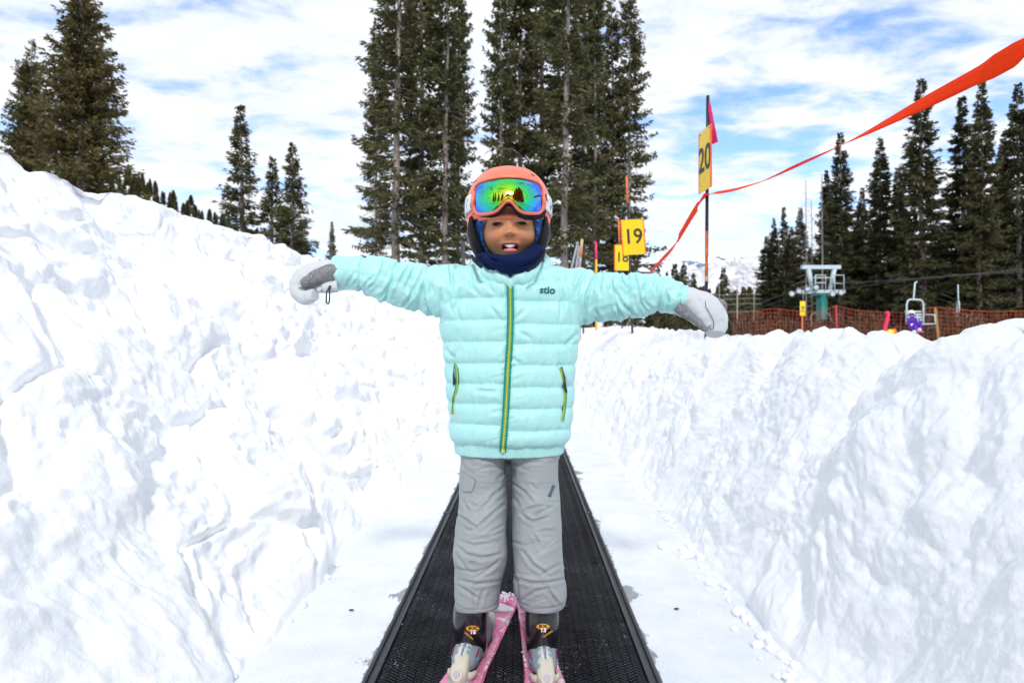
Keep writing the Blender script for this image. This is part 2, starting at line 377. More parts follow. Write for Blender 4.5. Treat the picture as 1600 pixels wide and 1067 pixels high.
# ------------------------------------------------------------------ snow banks
def bank(side):
    Yr = [0.5]
    while Yr[-1] < 27: Yr.append(Yr[-1] * 1.0 + max(0.006, 0.0042 * Yr[-1]))
    Y = np.array(Yr)
    if side < 0:
        cx = -2.0 - 0.03 * np.clip(Y - 4, 0, 30) ** 1.0
        cz = pchip(Y, [0.4, 1.5, 2.67, 3.0, 3.56, 3.9, 4.74, 5.6, 6.67, 8, 10.5, 14, 28], [1.45, 1.5, 1.52, 1.515, 1.53, 1.53, 1.575, 1.61, 1.62, 1.63, 1.70, 1.75, 1.9])
        foot = -0.60; s = np.r_[np.linspace(0, 1, 290), 1 + np.geomspace(0.01, 1.2, 45)]
    else:
        cx = 1.20 + 0.035 * np.clip(Y - 3, 0, 30)
        px = 800 + FPX * cx / Y
        cpy = np.interp(px, [830, 900, 950, 1000, 1050, 1130, 1180, 1200, 1250, 1262, 1280, 1330, 1390, 1405, 1428, 1445, 1470, 1500, 1520, 1535, 1600, 2500],
                        [510, 513, 510, 514, 517, 525, 519, 516, 526, 514, 512, 517, 519, 538, 551, 548, 534, 518, 502, 498, 492, 470])
        cz = HC + (HY - cpy) * Y / FPX - 0.025
        foot = 0.66; s = np.r_[np.linspace(0, 1, 210), 1 + np.geomspace(0.01, 1.0, 45)]
    foot = foot + 0.035 * vn(np.stack([Y * 2.1, Y * 0, Y * 0 + side], -1), 3) + 0.02 * vn(np.stack([Y * 7, Y * 0, Y * 0 + side], -1), 4)
    S = s[None, :]; ax = axis_x(Y)[:, None]
    C = np.clip(S, 0, 1)
    if side < 0: prof = 0.95 * C ** 1.0 + 0.05 * C ** 3; xk = C ** 1.12
    else: prof = 0.72 * np.sin(C * np.pi / 2) + 0.28 * C ** 1.3; xk = 0.9 * C + 0.1 * C ** 2.2
    X = ax + foot[:, None] + (cx - foot)[:, None] * xk; Z = 0.004 + cz[:, None] * prof
    back = np.clip(S - 1, 0, 2)
    X = X + side * back * 1.6; Z = Z - (0.38 if side < 0 else 0.42) * sstep(back, 0.0, 1.0) - 0.25 * sstep(back, 0.9, 1.2)
    YY = Y[:, None] + 0 * X; P = np.stack([X, YY, Z], -1)
    V0 = P.reshape(-1, 3); F = grid_faces(len(Y), len(s)); F = F if side > 0 else F[:, ::-1]
    N = vnormals(V0, F).reshape(P.shape)
    if N[len(Y) // 2, 50, 2] < 0: F = F[:, ::-1]; N = -N
    near = sstep(C, 0.0, 0.06) * (1 - 0.45 * sstep(S, 0.9, 1.0) * (side < 0)) + 0.05
    warp = np.stack([vn(P * 2.1, 31), vn(P * 2.1, 32), vn(P * 2.1, 33)], -1)
    Q = P + 0.16 * warp
    if side < 0:
        d1, d2, h = voro(Q * np.array([2.2, 2.0, 2.6]), 40)
        e1, e2, g = voro(Q * 6.5 + 4, 50)
        D = 0.10 * fbm(P * 1.3, 3, 2) + 0.085 * (h - 0.5) * sstep(d2 - d1, 0.0, 0.34) - 0.040 * (1 - sstep(d2 - d1, 0.0, 0.12)) \
            + 0.048 * (g - 0.5) * sstep(e2 - e1, 0, 0.36) * sstep(vn(P * 1.7, 8), -0.4, 0.2) + 0.045 * fbm(Q * 6, 4, 12, 0.6) + 0.011 * ridged(Q * 21, 3, 17)
        pits = sstep(vn(Q * 3.1, 77), 0.42, 0.75); D = D - 0.06 * pits
    else:
        G = Q * np.array([3.4, 3.0, 1.6]); d1, d2, h = voro(G, 60)
        e1, e2, g = voro(Q * 7.5, 70)
        D = 0.022 * fbm(P * 1.9, 3, 5) + 0.060 * (0.55 - d1 * d1) * (0.9 + (h - 0.5) * sstep(d2 - d1, 0, 0.35)) + 0.048 * (0.5 - e1 * e1) * (0.7 + (g - 0.4) * sstep(e2 - e1, 0, 0.35)) * sstep(vn(P * 2.3, 6), -0.6, 0.3) + 0.026 * fbm(Q * 9, 5, 9, 0.62) + 0.007 * ridged(Q * 26, 3, 19)
        D = D * (0.8 + 0.2 * sstep(S, 0.1, 0.6)) - 0.02
        lump = sstep(S, 0.86, 1.0) * (1 - sstep(S, 1.05, 1.3)); k1, k2, kk = voro(Q * 9, 90)
        k3, k4, kk2 = voro(Q * 19 + 2, 95)
        D = D * (1 - 0.55 * lump) + lump * (0.060 * (0.5 - k1) * 1.3 + 0.018 * (0.5 - k3))
    D = D * np.clip(0.45 + 0.25 * YY, 0.5, 1.0)
    P = P + N * (D * near)[..., None]
    P[..., 2] = np.where(S < 0.02, P[..., 2] - 0.02, P[..., 2])
    o = mesh('snow_bank', P.reshape(-1, 3), F, SNOW)
    tag(o, 'tall wall of chopped bright snow left of the carpet' if side < 0 else 'lower rounded bank of ploughed snow right of the carpet', None, None, 'structure')
    return P
LB = bank(-1); RB = bank(1)
def bank_z(P, x, y):
    i = int(np.argmin(np.abs(P[:, 0, 1] - y))); row = P[i]
    j = int(np.argmin(np.abs(row[:, 0] - x))); return float(row[j, 2])

# ------------------------------------------------------------------ walkway and carpet
def deck():
    t = NT('frosted_deck'); t.obj()
    geo = t.n('ShaderNodeNewGeometry'); sp = t.n('ShaderNodeSeparateXYZ', {0: geo.outputs['Position']})
    ax = t.math('ABSOLUTE', t.math('SUBTRACT', sp.outputs[0], t.math('MULTIPLY', t.math('SUBTRACT', sp.outputs[1], 1.51), 0.0169)))
    edge = t.n('ShaderNodeMapRange', {'Value': ax, 'From Min': 0.327, 'From Max': 0.352, 'To Min': 0.58, 'To Max': 0.20}).outputs[0]
    wv = t.noise(9, 6, 0.7, t.obj((1, 0.5, 1)))
    wet = t.n('ShaderNodeMapRange', {'Value': t.math('ADD', wv, edge), 'From Min': 0.98, 'From Max': 1.01}).outputs[0]
    jy = t.math('ABSOLUTE', t.math('SUBTRACT', t.math('FLOORED_MODULO', t.math('ADD', sp.outputs[1], 0.96), 2.0), 1.0)) # joints at odd metres + .04
    jn = t.n('ShaderNodeMapRange', {'Value': t.math('ABSOLUTE', t.math('SUBTRACT', jy, 0.0)), 'From Min': 0.0, 'From Max': 0.10, 'To Min': 0.22, 'To Max': 0.0}).outputs[0]
    wet2 = t.n('ShaderNodeMapRange', {'Value': t.math('ADD', t.math('ADD', wv, t.n('ShaderNodeMapRange', {'Value': ax, 'From Min': 0.33, 'From Max': 0.44, 'To Min': 0.45, 'To Max': 0.05}).outputs[0]), jn), 'From Min': 0.98, 'From Max': 1.02}).outputs[0]
    wall = t.math('MAXIMUM', wet, wet2)
    fr = t.ramp(t.noise(5, 5, 0.6), [(0.3, (0.74, 0.77, 0.81)), (0.65, (0.88, 0.89, 0.91))])
    fr = t.mix(t.math('MULTIPLY', t.n('ShaderNodeMapRange', {'Value': t.noise(60, 3, 0.7), 'From Min': 0.55, 'From Max': 0.75}).outputs[0], 0.5), fr, (0.9, 0.91, 0.93))
    wc = t.ramp(t.noise(14, 4), [(0.4, (0.24, 0.28, 0.33)), (0.66, (0.36, 0.37, 0.37))])
    t.set(Base_Color=t.mix(wall, fr, wc), Roughness=0.6)
    gr = t.n('ShaderNodeTexWave', {'Vector': t.obj((1, 0, 0)), 'Scale': 26.0, 'Distortion': 0.0}, bands_direction='X').outputs[1]
    h = t.math('ADD', t.math('MULTIPLY', gr, 0.35), t.math('MULTIPLY', t.noise(50, 5, 0.7), 0.8))
    t.bump(h, 0.5, 0.004)
    for side in (-1, 1):
        b = MB(); j = 1.04 - 2.0
        while j < 26:
            y0, y1 = j + 0.003, j + 1.997; x0, x1 = 0.325, 0.80 if side > 0 else 1.0
            N = 12
            for k in range(N):
                a, c = y0 + (y1 - y0) * k / N, y0 + (y1 - y0) * (k + 1) / N
                V = [(axis_x(a) + side * x0, a, 0.008), (axis_x(a) + side * x1, a, 0.010), (axis_x(c) + side * x1, c, 0.010), (axis_x(c) + side * x0, c, 0.008)]
                V += [(v[0], v[1], -0.03) for v in V]
                F = [(0, 1, 2, 3) if side > 0 else (3, 2, 1, 0), (0, 3, 7, 4), (1, 5, 6, 2)]
                if k == 0: F.append((0, 4, 5, 1))
                if k == N - 1: F.append((2, 6, 7, 3))
                b.add(V, F)
            j += 2.0
        o = b.build('walkway', t.m); tag(o, 'frosted ribbed walkway boards on the %s side of the carpet' % ('left' if side < 0 else 'right'), None, None, 'structure')
deck()
def carpet():
    root = empty('carpet_lift', (0, 1.5, 0)); tag(root, 'black rubber conveyor carpet with chevron tread between dark side rails', 'conveyor carpet')
    t = NT('black_rubber'); f = t.noise(9, 5, 0.6)
    fl = t.n('ShaderNodeMapRange', {'Value': t.noise(170, 3, 0.7), 'From Min': 0.60, 'From Max': 0.66}).outputs[0]
    pt = t.n('ShaderNodeMapRange', {'Value': t.noise(5, 3, 0.6), 'From Min': 0.52, 'From Max': 0.7}).outputs[0]
    t.set(Base_Color=t.mix(t.math('MULTIPLY', fl, pt), t.ramp(f, [(0.3, (0.007, 0.008, 0.011)), (0.7, (0.015, 0.017, 0.021))]), (0.7, 0.74, 0.8)), Roughness=t.ramp(f, [(0.3, (0.24,) * 3), (0.7, (0.42,) * 3)]), Specular_IOR_Level=0.5)
    b = []; Y = np.linspace(0.3, 26, 60)
    V = np.array([[axis_x(y) + sx * 0.302, y, -0.004] for y in Y for sx in (-1, 1)]); F = [tuple(f) for f in grid_faces(60, 2)[:, ::-1]]
    # raised chevron bars
    cw, rp = 0.0200, 0.0130; ncol = 30
    Vs = []; base = []
    ys = np.arange(1.25, 6.2, rp); cols = np.arange(ncol)
    YY, CC = np.meshgrid(ys, cols, indexing='ij'); YY = YY.ravel(); CC = CC.ravel()
    sgn = np.where(CC % 2 == 0, 1.0, -1.0); xc = (CC - ncol / 2 + 0.5) * cw
    YY = YY + sgn * 0.0032
    rng = np.random.RandomState(4); hgt = 0.0052 + 0.0012 * rng.rand(len(YY))
    ang = sgn * R(40); ux, uy = np.cos(ang), np.sin(ang); hl, hw = 0.0132, 0.0033
    out = []
    for (a, c, top) in ((-1, -1, 0), (1, -1, 0), (1, 1, 0), (-1, 1, 0), (-.86, -.5, 1), (.86, -.5, 1), (.86, .5, 1), (-.86, .5, 1)):
        x = xc + a * hl * ux - c * hw * uy; y = YY + a * hl * uy + c * hw * ux
        out.append(np.stack([x + axis_x(y), y, -0.0042 + hgt * top], -1))
    BV = np.stack(out, 1).reshape(-1, 3); k = np.arange(len(YY))[:, None, None] * 8
    bf = np.array([(4, 5, 6, 7), (0, 1, 5, 4), (1, 2, 6, 5), (2, 3, 7, 6), (3, 0, 4, 7)])[None]
    BF = (k + bf).reshape(-1, 4)
    allV = np.vstack([V, BV]); allF = np.vstack([np.array(F), BF + len(V)])
    mesh('belt', allV, allF, t.m, root, False)
    rail = plain('rail_rubber', (0.035, 0.038, 0.045), 0.35, 0, 0.5, 0.2, 20); trim = plain('rail_trim', (0.16, 0.17, 0.185), 0.4, 0.6, 0.5, 0.2, 40)
    for side in (-1, 1):
        Ys = np.linspace(0.3, 26, 50); b = MB()
        prof = [(0.303, -0.02), (0.303, 0.006), (0.307, 0.011), (0.313, 0.011), (0.315, 0.006), (0.3185, 0.006), (0.3205, 0.013), (0.3275, 0.013), (0.330, 0.009), (0.330, -0.02)]
        V = [(axis_x(y) + side * p[0], y, p[1]) for y in Ys for p in prof]; F = grid_faces(50, len(prof)); F = F if side < 0 else F[:, ::-1]
        r = mesh('side_rail', V, F, rail, root, False)
        b = MB()
        for y in np.arange(1.04, 12, 2.0):
            b = MB(); b.box((axis_x(y) + side * 0.3165, y, 0.0075), (0.030, 0.012, 0.013)); b.build('rail_joint', trim, r)

carpet()

def lump_mesh(seed, n=20, m=12):
    b = MB(); b.ell((0, 0, 0), (1, 1, 0.8), n, m); V = np.array(b.V)
    D = 0.20 * fbm(V * 1.6 + seed * 7, 3, seed) + 0.10 * fbm(V * 4 + seed, 2, seed + 3)
    d1, d2, h = voro(V * 1.4 + seed * 3, seed); V = V * (1 + D + 0.2 * (h - 0.5))[:, None]
    return V, b.F
def clumps():
    rng = random.Random(5)
    protos = [lump_mesh(i) for i in range(5)]
    objs = []
    # the larger clumps at the foot of the right bank, photo pixel and size
    big = [(1156, 962, .020, 'roundest snow clump on the walkway at the foot of the right bank'), (1176, 978, .012, 'snow clump just behind the roundest one on the right walkway'),
           (1190, 1000, .015, 'tall snow clump leaning on the foot of the right bank'), (1204, 1018, .011, 'snow clump near the bottom edge beside the right bank'),
           (1235, 1054, .009, 'snow clump in the bottom corner where walkway meets bank'), (1038, 857, .022, 'wide low snow clump lying out on the right walkway'),
           (1072, 872, .024, 'broad crumbly snow clump against the right bank'), (1112, 915, .018, 'flat snow clump pressed into the right bank foot'),
           (1020, 808, .014, 'small snow clump beside the joint of the right walkway'), (1000, 780, .011, 'snow clump behind the walkway joint on the right')]
    for i, (px, py, r, lab) in enumerate(big):
        d = HC * FPX / (py - HY + 4); V, F = protos[i % 5]; c = W(px, py, d)
        sc = np.array([r * 1.15, r, r * (0.95 if r < .025 else 0.6)])
        o = mesh('snow_clump', V * sc, F, SNOW); o.location = (c.x, c.y, 0.008 + sc[2] * 0.55); o.rotation_euler = (0, 0, rng.random() * 6)
        tag(o, lab, 'snow clump', 'snow clumps along the foot of the right bank')
    b = MB()
    for k in range(1100):
        y = 1.3 + 9 * rng.random() ** 1.5; side = 1 if rng.random() < 0.8 else -1
        x = axis_x(y) + side * (0.635 - abs(rng.gauss(0, 0.03)) + 0.02); r = 0.002 + 0.012 * rng.random() ** 4
        V, F = protos[k % 5]; b.add(V @ np.array(Matrix.Rotation(rng.random() * 6, 3, (rng.random() - .5, rng.random() - .5, 1))) * [r * rng.uniform(.8, 1.5), r * rng.uniform(.8, 1.3), r * rng.uniform(.6, 1.1)] + np.array([x, y, 0.010 + r * .4]), F) if r > 0.008 else b.ell((x, y, 0.010 + r * .3), (r, r, r * .7), 6, 4)
    for k in range(260):
        y = 1.35 + 5 * rng.random(); side = rng.choice((-1, 1)); x = axis_x(y) + side * rng.uniform(0.335, 0.60); r = rng.uniform(0.0015, 0.005)
        b.ell((x, y, 0.010), (r, r, r * .6), 6, 4)
    o = b.build('snow_crumbs', SNOW, None, True); tag(o, 'loose snow crumbs scattered along the walkway edges', 'snow crumbs', None, 'stuff')
    b = MB()
    cl = [(.10, 1.50, .025, 60), (.12, 1.62, .03, 50), (-.02, 1.83, .03, 40), (.14, 1.9, .04, 40), (-.19, 1.9, .05, 40), (-.22, 2.2, .06, 50), (-.27, 2.6, .05, 60), (.2, 2.4, .08, 40), (-.1, 1.45, .1, 20), (.24, 1.5, .03, 12), (.0, 1.7, .2, 50)]
    for x0, y0, s, n in cl:
        for k in range(n):
            r = rng.uniform(0.0004, 0.0017); b.ell((rng.gauss(x0, s), rng.gauss(y0, s * 1.2), -.0035 + r * .4), (r * rng.uniform(1, 4), r, r * .7), 6, 4, Matrix.Rotation(rng.random() * 3, 3, 'Z'))
    o = b.build('snow_flecks', SNOW, None, True); tag(o, 'flecks of snow caught in the tread of the black carpet', 'snow flecks', None, 'stuff')
    # dark debris on the boards
    dk = plain('debris', (0.06, 0.05, 0.045), 0.8)
    for (px, py, lab) in ((1057, 957, 'dark crumb of dirt in the middle of the right walkway'), (549, 959, 'dark crumb of dirt lying on the left walkway')):
        d = HC * FPX / (py - HY); V, F = protos[1]; o = mesh('dirt_crumb', V * [.007, .004, .003], F, dk); c = W(px, py, d); o.location = (c.x, c.y, .012); tag(o, lab, 'dirt')
clumps()
# ------------------------------------------------------------------ trees
def needle_mat(name, dark, lite, brown):
    t = NT(name); oi = t.n('ShaderNodeObjectInfo')
    f = t.noise(1.1, 4, 0.65); g = t.noise(0.35, 2, 0.5)
    c = t.ramp(f, [(0.32, dark), (0.52, lite), (0.72, tuple(x * 1.25 for x in lite))])
    c = t.mix(t.n('ShaderNodeMapRange', {'Value': g, 'From Min': 0.52, 'From Max': 0.70, 'To Max': 0.7}).outputs[0], c, brown)
    c = t.mix(t.math('MULTIPLY', oi.outputs['Random'], 0.35), c, brown)
    t.set(Base_Color=c, Roughness=0.7, Specular_IOR_Level=0.25); return t.m
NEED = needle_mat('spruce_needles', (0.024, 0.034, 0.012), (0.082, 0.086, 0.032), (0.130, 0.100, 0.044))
NEEDW = needle_mat('sunlit_needles', (0.028, 0.036, 0.011), (0.086, 0.084, 0.027), (0.135, 0.088, 0.032))  # warmer copy of the spruce needles, sunlight put into its colours
NEEDR = needle_mat('shaded_needles', (0.020, 0.029, 0.012), (0.062, 0.066, 0.026), (0.100, 0.078, 0.036))  # darker copy of the spruce needles, shade put into its colours
def bark():
    t = NT('bark'); f = t.noise(3, 5, 0.7, t.obj((3, 3, 0.7))); c = t.ramp(f, [(0.35, (0.19, 0.155, 0.13)), (0.62, (0.42, 0.355, 0.30))])
    t.set(Base_Color=c, Roughness=0.9); t.bump(f, 0.6, 0.05); return t.m
BARK = bark(); DEADW = plain('dead_wood', (0.20, 0.175, 0.155), 0.9, 0, .2, .3, 4)
def spruce(seed, H, Rm, base=0.06, dens=1.0, shape=0.85, droop=0.25, dead=40, trunk_r=0.16, tw=0.30, clear=0.5, lop=0.0, fs=1.0):
    rng = np.random.RandomState(seed)
    # trunk, slightly bent, with dead twigs low down
    b = MB(); zs = np.linspace(0, H * 0.985, 14); bx = 0.012 * H * np.cumsum(rng.randn(14)) * 0.12; by = 0.012 * H * np.cumsum(rng.randn(14)) * 0.12; bx[0] = by[0] = 0
    b.path([(bx[i], by[i], zs[i] - (0.6 if i == 0 else 0)) for i in range(14)], [trunk_r * (1 - zs[i] / H) ** 0.8 + 0.012 for i in range(14)], 9)
    for k in range(dead):
        z = H * rng.uniform(0.02, clear * 0.9); a = rng.rand() * 6.283; L = Rm * rng.uniform(0.25, 0.75); cx = np.interp(z, zs, bx); cyy = np.interp(z, zs, by)
        p0 = Vector((cx, cyy, z)); p1 = p0 + Vector((math.cos(a) * L * .5, math.sin(a) * L * .5, -0.05 * L)); p2 = p0 + Vector((math.cos(a + .1) * L, math.sin(a + .1) * L, -0.35 * L))
        b.path([p0, p1, p2], [0.022, 0.014, 0.005], 4)
        for q in range(3):
            a2 = a + rng.uniform(-1, 1); b.path([p1, p1 + Vector((math.cos(a2) * L * .3, math.sin(a2) * L * .3, -0.15 * L))], [0.008, 0.004], 3)
    # branches
    BB = []; z = H * base
    while z < H * 0.995:
        f = z / H; env = Rm * (1 - f) ** shape * min(1.0, (0.45 + (f - base) * 3.2)); nb = rng.poisson(6.6 * dens) + 2
        if f > 0.9: nb = 4
        for k in range(nb):
            a = rng.rand() * 6.283; l = env * rng.uniform(0.45, 1.15) * (1 + lop * math.cos(a - 2.0)) + 0.05 + .07 * (1 - f)
            if f < clear and rng.rand() < 0.45 * (1 - f / max(clear, .01)) + .08: continue
            BB.append((z + rng.uniform(-.07, .07), a, l, f))
        z += 0.40 * (0.55 + 0.45 * (1 - f)) * (H / 18) ** 0.35
    V = []; 
    for (z, a, L, f) in BB:
        n = max(3, int(L / (0.115 * fs))); t = (np.arange(n) + rng.rand(n)) / n; t = t[t > 0.10]
        if len(t) == 0: continue
        up = 0.35 * (f ** 1.5) - droop * (1 - f)
        rad = t * L; h = up * rad - 0.16 * droop * L * np.sin(t * 3.1) + 0.10 * L * t * t
        cx = np.interp(z, zs, bx); cyy = np.interp(z, zs, by)
        ca, sa = math.cos(a), math.sin(a)
        C = np.stack([cx + ca * rad, cyy + sa * rad, z + h], -1)
        rep = 7
        C = np.repeat(C, rep, 0); T = np.repeat(t, rep); m = len(C)
        lat = rng.uniform(-1, 1, m) ; wd = 0.27 * L * (1.15 - T) * fs ** 0.3 + 0.04
        off = lat * wd * 0.75
        C = C + np.stack([-sa * off, ca * off, -np.abs(off) * 0.35 + rng.randn(m) * 0.035], -1)
        C += rng.randn(m, 3) * 0.025
        dr = np.stack([ca * 0.75 - sa * lat * 0.9, sa * 0.75 + ca * lat * 0.9, rng.uniform(-0.75, 0.25, m)], -1) + rng.randn(m, 3) * 0.22
        dr /= np.linalg.norm(dr, axis=1, keepdims=True)
        sd_ = np.cross(dr, rng.randn(m, 3)); sd_ /= np.linalg.norm(sd_, axis=1, keepdims=True)
        ln = tw * rng.uniform(0.55, 1.1, m) * (0.75 + 0.35 * (1 - T)); wdt = ln * rng.uniform(0.13, 0.22, m)
        ln = ln * (0.45 + 0.55 * min(1, (1 - f) * 4.5))
        ln = ln[:, None]; wdt = wdt[:, None]
        V.append(np.stack([C, C + dr * ln * 0.5 + sd_ * wdt, C + dr * ln, C + dr * ln * 0.45 - sd_ * wdt], 1))
        # the limb itself
    V = np.vstack(V).reshape(-1, 3); F = np.arange(len(V)).reshape(-1, 4)
    for (z, a, L, f) in BB[::2]:
        up = 0.35 * (f ** 1.5) - droop * (1 - f); cx = np.interp(z, zs, bx); cyy = np.interp(z, zs, by)
        q = [Vector((cx + math.cos(a) * L * t, cyy + math.sin(a) * L * t, z + up * L * t - 0.16 * droop * L * math.sin(t * 3.1) + .1 * L * t * t)) for t in (0, .45, .9)]
        b.path(q, [0.020, 0.012, 0.004], 3)
    return (np.array(b.V), b.F), (V, F)
PROTO = {}
def proto(key, mat, **k):
    (tv, tf), (cv, cf) = spruce(**k)
    H = k['H']
    PROTO[key] = (H, tv, tf, cv, cf, mat, [None, None])
proto('tallA', NEED, seed=1, H=21, Rm=2.3, base=0.05, dens=0.62, shape=0.64, clear=0.55, dead=60, droop=0.32, tw=0.34)
proto('tallB', NEED, seed=2, H=21, Rm=1.9, base=0.09, dens=0.50, shape=0.57, clear=0.62, dead=80, droop=0.38, tw=0.34)
proto('tallC', NEED, seed=3, H=21, Rm=2.1, base=0.12, dens=0.68, shape=0.60, clear=0.50, dead=90, droop=0.30, tw=0.33)
proto('coneA', NEED, seed=5, H=9, Rm=1.75, base=0.04, dens=1.0, shape=0.98, clear=0.1, dead=10, droop=0.22, tw=0.24, trunk_r=.12, fs=0.9)
proto('coneB', NEED, seed=6, H=9, Rm=1.3, base=0.05, dens=0.75, shape=0.92, clear=0.3, dead=20, droop=0.25, tw=0.24, trunk_r=.11)
proto('big', NEEDW, seed=7, H=11, Rm=2.3, base=0.02, dens=1.9, shape=0.72, clear=0.02, dead=5, droop=0.05, tw=0.24, trunk_r=.2, fs=0.75)
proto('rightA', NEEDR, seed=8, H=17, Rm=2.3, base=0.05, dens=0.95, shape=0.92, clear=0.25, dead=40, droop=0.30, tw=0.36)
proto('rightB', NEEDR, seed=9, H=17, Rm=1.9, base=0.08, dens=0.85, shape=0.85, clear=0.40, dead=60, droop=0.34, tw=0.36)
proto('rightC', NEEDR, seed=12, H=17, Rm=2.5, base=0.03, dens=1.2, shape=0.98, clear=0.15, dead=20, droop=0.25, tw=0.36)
proto('small', NEED, seed=10, H=6, Rm=1.35, base=0.02, dens=0.55, shape=0.9, clear=0.02, dead=0, droop=0.15, tw=0.30, trunk_r=.08, fs=1.4)
proto('tiny', NEED, seed=11, H=7, Rm=1.15, base=0.04, dens=0.5, shape=0.9, clear=0.02, dead=0, droop=0.15, tw=0.5, trunk_r=.12, fs=3.2)
NTREE = [0]
def tree(key, x, y, H, label, group, wide=1.0, rot=None, zb=None, cat='tree', name='spruce_tree'):
    h0, tv, tf, cv, cf, mat, cache = PROTO[key]
    z = float(ground_z(x, y)) if zb is None else zb
    root = empty(name, (0, 0, 0)); NTREE[0] += 1
    if cache[0] is None:
        a = mesh('trunk', tv, tf, BARK, root); c = mesh('crown', cv, cf, mat, root, False); cache[0], cache[1] = a.data, c.data
    else:
        for nm, d in (('trunk', cache[0]), ('crown', cache[1])):
            o = bpy.data.objects.new(nm, d); COL.objects.link(o); o.parent = root
    root.location = (x, y, z - 0.1); s = H / h0; root.scale = (s * wide, s * wide, s); root.rotation_euler = (0, 0, rot if rot is not None else (NTREE[0] * 2.399) % 6.283)
    tag(root, label, cat, group); return root
def tree_px(key, px, top, d, label, group, wide=1.0, rot=None, zb=None):
    x = (px - 800) * d / FPX; z = float(ground_z(x, d)) if zb is None else zb
    return tree(key, x, d, HC + (HY - top) * d / FPX - z, label, group, wide, rot, zb)
G1 = 'tall spruces standing behind the child'
for k, px, top, d, w, lab in (
    ('tallB', 617, -190, 33, 1.30, 'leftmost tall spruce of the middle grove with a pale bare trunk'),
    ('tallA', 588, 20, 37, 0.75, 'thin spruce crown at the outer left of the middle grove'),
    ('tallC', 657, -230, 36, 0.95, 'second tall spruce from the left in the middle grove'),
    ('tallB', 693, -170, 34, 1.0, 'tall spruce on the right side of the left clump of the middle grove'),
    ('tallA', 716, -120, 39, 0.62, 'slim spruce bordering the gap of sky in the middle grove'),
    ('tallA', 783, -110, 35, 0.72, 'slim spruce just right of the gap of sky'),
    ('tallC', 815, -220, 37, 0.85, 'tall spruce rising directly above the helmet'),
    ('tallC', 846, -200, 39, 1.0, 'dark spruce above the right side of the helmet'),
    ('tallB', 880, -250, 32, 1.05, 'big spruce with a pinkish trunk right of the helmet'),
    ('tallA', 912, -150, 37, 0.85, 'spruce between the big trunk and the grey twigs'),
    ('tallC', 928, -90, 34, 0.75, 'spruce with brownish crown above the far pink pole'),
    ('tallB', 955, -30, 35, 0.85, 'shorter spruce behind the sign numbered 19'),
    ('tallA', 984, -60, 34, 0.85, 'rightmost tall spruce of the middle grove')):
    tree_px(k, px, top, d, lab, G1, w)
G2 = 'spruces on the slope above the left snow bank'
tree_px('big', 128, -58, 21.5, 'largest dense spruce above the left snow bank', G2, 1.02, 0.3)
tree_px('big', 48, 58, 24, 'shorter brown tipped spruce at the left edge', G2, 0.86, 2.2)
tree_px('big', -40, 120, 27, 'spruce half cut off by the left edge', G2, 0.8, 4.2)
tree_px('coneB', 378, 163, 40, 'lone slender spruce left of the three small ones', G2, 1.3)
tree_px('coneB', 424, 243, 41, 'small spruce squeezed between two bigger ones', G2, 1.3)
tree_px('coneA', 456, 220, 38, 'broad cone shaped spruce above the grey mitten', G2, 1.2)
tree_px('coneA', 519, 344, 52, 'little far spruce left of the middle grove', G2, 0.75)
G3 = 'spruces behind the chairlift on the right'
for k, px, top, d, w, lab in (
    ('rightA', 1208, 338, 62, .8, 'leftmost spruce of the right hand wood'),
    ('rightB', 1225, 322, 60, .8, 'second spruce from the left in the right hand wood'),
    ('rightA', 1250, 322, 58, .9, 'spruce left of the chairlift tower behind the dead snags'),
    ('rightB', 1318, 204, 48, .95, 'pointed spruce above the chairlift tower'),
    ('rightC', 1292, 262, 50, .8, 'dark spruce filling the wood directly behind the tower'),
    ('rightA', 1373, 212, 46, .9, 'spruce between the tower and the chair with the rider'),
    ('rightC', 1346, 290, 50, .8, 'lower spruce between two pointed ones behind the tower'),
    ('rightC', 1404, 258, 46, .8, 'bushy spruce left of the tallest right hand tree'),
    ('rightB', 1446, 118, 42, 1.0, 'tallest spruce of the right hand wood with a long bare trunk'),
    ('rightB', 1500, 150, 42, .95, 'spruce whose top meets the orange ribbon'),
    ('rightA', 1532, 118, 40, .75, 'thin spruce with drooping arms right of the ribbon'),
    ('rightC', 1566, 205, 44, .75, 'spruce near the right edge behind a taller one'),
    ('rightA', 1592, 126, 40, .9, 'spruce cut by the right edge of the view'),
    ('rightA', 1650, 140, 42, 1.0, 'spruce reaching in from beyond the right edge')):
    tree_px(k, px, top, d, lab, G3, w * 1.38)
rg = random.Random(9)
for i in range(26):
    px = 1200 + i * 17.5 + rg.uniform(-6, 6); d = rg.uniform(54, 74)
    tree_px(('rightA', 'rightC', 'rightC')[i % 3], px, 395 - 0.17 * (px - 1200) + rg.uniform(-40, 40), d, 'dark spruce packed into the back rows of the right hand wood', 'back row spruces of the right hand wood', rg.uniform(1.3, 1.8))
G4 = 'small spruces in front of the mountain'
for k, px, top, d, w, lab in (
    ('small', 1029, 417, 62, .8, 'little spruce just right of the sign numbered 19'),
    ('small', 1042, 424, 70, .7, 'smallest spruce between two others above the right sleeve'),
    ('small', 1054, 411, 58, 1.1, 'bushy olive spruce above the right sleeve'),
    ('small', 1069, 411, 60, 1.0, 'full cone shaped spruce left of the sign numbered 20'),
    ('small', 1083, 426, 64, .8, 'spruce touching the pole of the sign numbered 20'),
    ('small', 1131, 418, 70, 1.0, 'lone pointed spruce right of the pole of the sign numbered 20')):
    tree_px(k, px, top, d, lab, G4, w)
for i in range(60):
    px = 1020 + i * 3.1 + rg.uniform(-4, 4); d = rg.uniform(95, 180)
    tree_px('tiny', px, rg.uniform(446, 478), d, 'distant dark spruce in the belt of forest under the mountain', 'distant forest belt under the mountain', rg.uniform(.7, 1.1))
